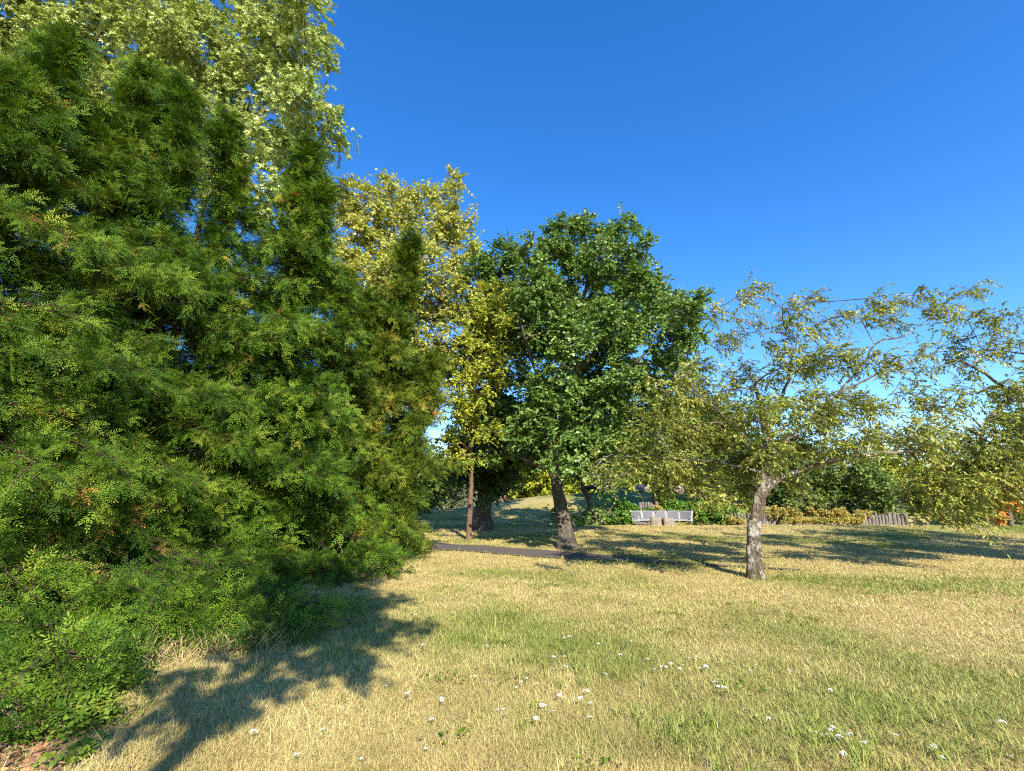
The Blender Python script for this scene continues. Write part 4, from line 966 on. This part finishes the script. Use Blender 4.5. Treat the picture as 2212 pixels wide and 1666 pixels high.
# ------------------------------------------------------------------ bench, stones, log walls, post
def box_v(c, sx, sy, sz, rz=0., rng=None, jit=0., bev=.0):
    V = np.array([[x, y, z] for z in (-.5, .5) for y in (-.5, .5) for x in (-.5, .5)]) * [sx, sy, sz]
    if rng is not None: V += rng.normal(0, jit, V.shape)
    c_, s_ = math.cos(rz), math.sin(rz); V = np.stack([V[:, 0] * c_ - V[:, 1] * s_, V[:, 0] * s_ + V[:, 1] * c_, V[:, 2]], -1) + c
    F = np.array([[0, 2, 3, 1], [4, 5, 7, 6], [0, 1, 5, 4], [1, 3, 7, 5], [3, 2, 6, 7], [2, 0, 4, 6]])
    return V, F

def bench():
    Y = 23.9
    pl, pr = P(1362, 1130, Y - .15), P(1497, 1130, Y - .35)
    mid = (pl + pr) / 2; mid[2] = ground_z(mid[0], mid[1])
    root = thing('mesh_bench', 'curved grey metal mesh bench of five seats in front of the ivy bank', 'bench', mid)
    z0 = .0
    # five bays on a gentle arc that opens toward the lawn
    Wd = (pr[0] - pl[0]); rad = 3.1; half = math.asin(Wd / 2 / rad)
    ang = np.linspace(-half, half, 6)
    arc = np.stack([rad * np.sin(ang), rad * np.cos(ang) - rad * math.cos(half) - .1], -1)      # concave to the viewer
    def pt(a, off, z): return np.array([(rad - off) * math.sin(a), (rad - off) * math.cos(a) - rad * math.cos(half) - .1, z])
    def rail(name, paths, r=.016, mat='metal'):
        T = Tubes()
        for p_ in paths: T.add(p_, [r] * len(p_), 8)
        return link(name, T.mesh(name), M[mat], root)
    rec = lambda z: .10 * (1 - (z - .42) / .46)            # backrest leans away from the sitter
    back = lambda a, z: pt(a, rec(z) - .02, z)
    for k in range(5):
        a0, a1 = ang[k] + .012, ang[k + 1] - .012
        for nm, f in (('backrest', lambda a, t: back(a, .46 + .40 * t)), ('seat', lambda a, t: pt(a, .08 + .42 * (1 - t), .42 + .03 * (1 - t) - .05 * math.sin(t * 3.1)))):
            na, nt = 5, 6
            Vf = np.array([f(a0 + (a1 - a0) * i_ / (na - 1), j_ / (nt - 1)) for j_ in range(nt) for i_ in range(na)])
            q_ = [[j_ * na + i_, j_ * na + i_ + 1, (j_ + 1) * na + i_ + 1, (j_ + 1) * na + i_] for j_ in range(nt - 1) for i_ in range(na - 1)]
            nrm = np.array([0, .012, .004]); n_ = len(Vf)
            V2 = np.concatenate([Vf, Vf + nrm]); q2 = q_ + [[a + n_ for a in reversed(r_)] for r_ in q_]
            rim = [i_ for i_ in range(na)] + [j_ * na + na - 1 for j_ in range(1, nt)] + [(nt - 1) * na + i_ for i_ in range(na - 2, -1, -1)] + [j_ * na for j_ in range(nt - 2, 0, -1)]
            for i_ in range(len(rim)):
                a_, b_ = rim[i_], rim[(i_ + 1) % len(rim)]; q2.append([b_, a_, a_ + n_, b_ + n_])
            s_ = link(nm, mesh_tris(nm, V2, np.array(q2), flat=True), M['mesh'], root)
            rm = [Vf[i_] + nrm / 2 for i_ in rim]; rm.append(rm[0])
            T = Tubes(); T.add(rm, [.013] * len(rm), 6)
            link('rim', T.mesh('rim'), M['metal'], s_)
    for k, a in enumerate(ang):
        rail('rib', [[pt(a, .52, .40), pt(a, .10, .40), back(a, .50), back(a, .70), back(a, .90), back(a, .92) + [0, .06 if k in (0, 5) else .01, .01]]], .017)
    for k in (0, 5):
        a = ang[k]
        rail('armrest', [[pt(a, .50, .42), pt(a, .52, .55), pt(a, .48, .64), pt(a, .25, .65), pt(a, .10, .62), pt(a, .05, .58)]], .02)
    for k in (0, 2, 3, 5):
        a = ang[k]
        rail('leg', [[pt(a, .45, .40), pt(a, .47, .02)], [pt(a, .12, .40), pt(a, .05, .02)], [pt(a, .50, .02), pt(a, .0, .02)]], .02)
bench()

def stone(name, label, p, sx, sy, sz, seed, mat, rz=.1, group=None, squareness=4.0):
    rng = np.random.default_rng(seed); n, m = 20, 12
    th, ph = np.linspace(0, 2 * np.pi, n, endpoint=False), np.linspace(0, np.pi, m)
    V = []
    for f in ph:
        for t in th:
            d = np.array([math.sin(f) * math.cos(t), math.sin(f) * math.sin(t), math.cos(f)])
            k = (np.abs(d) ** squareness).sum() ** (-1 / squareness)
            k *= 1 + .10 * (vnoise(d[0] * 2 + seed, d[1] * 2 + d[2] * 1.7) - .5)
            v = d * k * .5 * [sx, sy, sz]; V.append([v[0] * math.cos(rz) - v[1] * math.sin(rz), v[0] * math.sin(rz) + v[1] * math.cos(rz), v[2] + sz * .42])
    i_, j_ = np.meshgrid(np.arange(m - 1), np.arange(n), indexing='ij'); j2 = (j_ + 1) % n
    q_ = np.stack([i_ * n + j_, (i_ + 1) * n + j_, (i_ + 1) * n + j2, i_ * n + j2], -1).reshape(-1, 4)
    o = link(name, mesh_tris(name, np.array(V), q_), M[mat], base=p)
    return tag(o, label, 'stone', group)
p = on(1417, 1132, 22.7); stone('stone_block', 'square buff stone block in front of the bench, left one of two', p, .50, .42, .50, 3, 'stone', -.30, 'stone blocks before the bench', 7)
p = on(1444, 1132, 22.9); stone('stone_block', 'square buff stone block in front of the bench, right one of two', p, .54, .4, .50, 4, 'stone', .05, 'stone blocks before the bench', 7)
for k, (dx, dy, w, h, lab) in enumerate([(1295, 1068, .8, .35, 'flat pale boulder under the dark log on the mound crest'), (1346, 1066, .7, .35, 'low pale boulder on the crest between the dark log and the grey boulder'), (1388, 1063, 1.0, .6, 'large rounded grey boulder on the mound crest left of the ivy-wrapped trunk'), (1438, 1061, .72, .62, 'squarish pale boulder on the crest just left of the ivy-wrapped trunk'), (1466, 1061, 1.0, .6, 'long pale pinkish boulder on the crest right of the ivy-wrapped trunk')]):
    stone('boulder', lab, on(dx, dy, 34.5), w, .6, h, 20 + k, 'boulder', .2 * k, 'boulders along the mound crest', 3.2)

T = Tubes(); a_, b_ = on(1262, 1068, 34), on(1308, 1060, 34)
T.add(np.array([a_ + [0, 0, .35], (a_ + b_) / 2 + [0, 0, .42], b_ + [0, 0, .50]]) - a_, [.17, .16, .14], 12, .08, np.random.default_rng(3))
for f in (.15, .85):
    c = (a_ * (1 - f) + b_ * f) - a_; T.add([c + [0, 0, -.1], c + [0, 0, .38]], [.09, .08], 8)
tag(link('fallen_log', T.mesh('fallen_log'), M['darkwood'], base=a_), 'dark horizontal log on the mound crest beside the leaning tree', 'log')

def palisade(label, pts, h, seed, rad=.075):
    rng = np.random.default_rng(seed); pth = interp_path(pts, 200); s = np.concatenate([[0], np.cumsum(np.linalg.norm(np.diff(pth, axis=0), axis=1))])
    base = pth[0].copy(); base[2] = ground_z(base[0], base[1])
    root = thing('palisade_wall', label, 'wall', base)
    d = 0
    while d < s[-1]:
        r_ = rad * rng.uniform(.8, 1.2); d += r_
        if d >= s[-1]: break
        c = np.array([np.interp(d, s, pth[:, k]) for k in range(3)]); c[1] += rng.normal(0, .012); c[2] = ground_z(c[0], c[1]) - .1
        hh = h * rng.uniform(.86, 1.12) + .1; tl = rng.normal(0, .012, 2)
        T = Tubes(); ax = np.array([[0, 0, 0], [tl[0] * .5, tl[1] * .5, hh * .6], [tl[0], tl[1], hh - .015], [tl[0], tl[1], hh]])
        T.add(c - base + ax, [r_, r_ * .98, r_ * .96, r_ * .84], 9, .06, rng)
        link('log', T.mesh('log'), M['log'], root); d += r_ * 1.02
palisade('low wall of upright weathered logs, half hidden by rusty plants behind the windswept tree', [P(1578, 1128, 23.5), P(1660, 1128, 23.6), P(1780, 1126, 23.8), P(1900, 1124, 23.6), P(1965, 1122, 23.2)], .52, 7)
palisade('short row of weathered logs showing above the back of the bench', [P(1366, 1125, 24.75), P(1395, 1125, 24.9), P(1424, 1125, 24.95)], 1.02, 8)

b = on(937, 1110, 34)
root = thing('marker_post', 'tiny white post with dark blue top beyond the left slope', 'post', b)
T = Tubes(); T.add([[0, 0, -.2], [0, 0, .75]], [.09, .09], 10); link('pole', T.mesh('pole'), M['post_white'], root)
T = Tubes(); T.add([[0, 0, .75], [0, 0, 1.30], [0, 0, 1.42]], [.15, .15, .10], 10); link('cap', T.mesh('cap'), M['post_blue'], root)
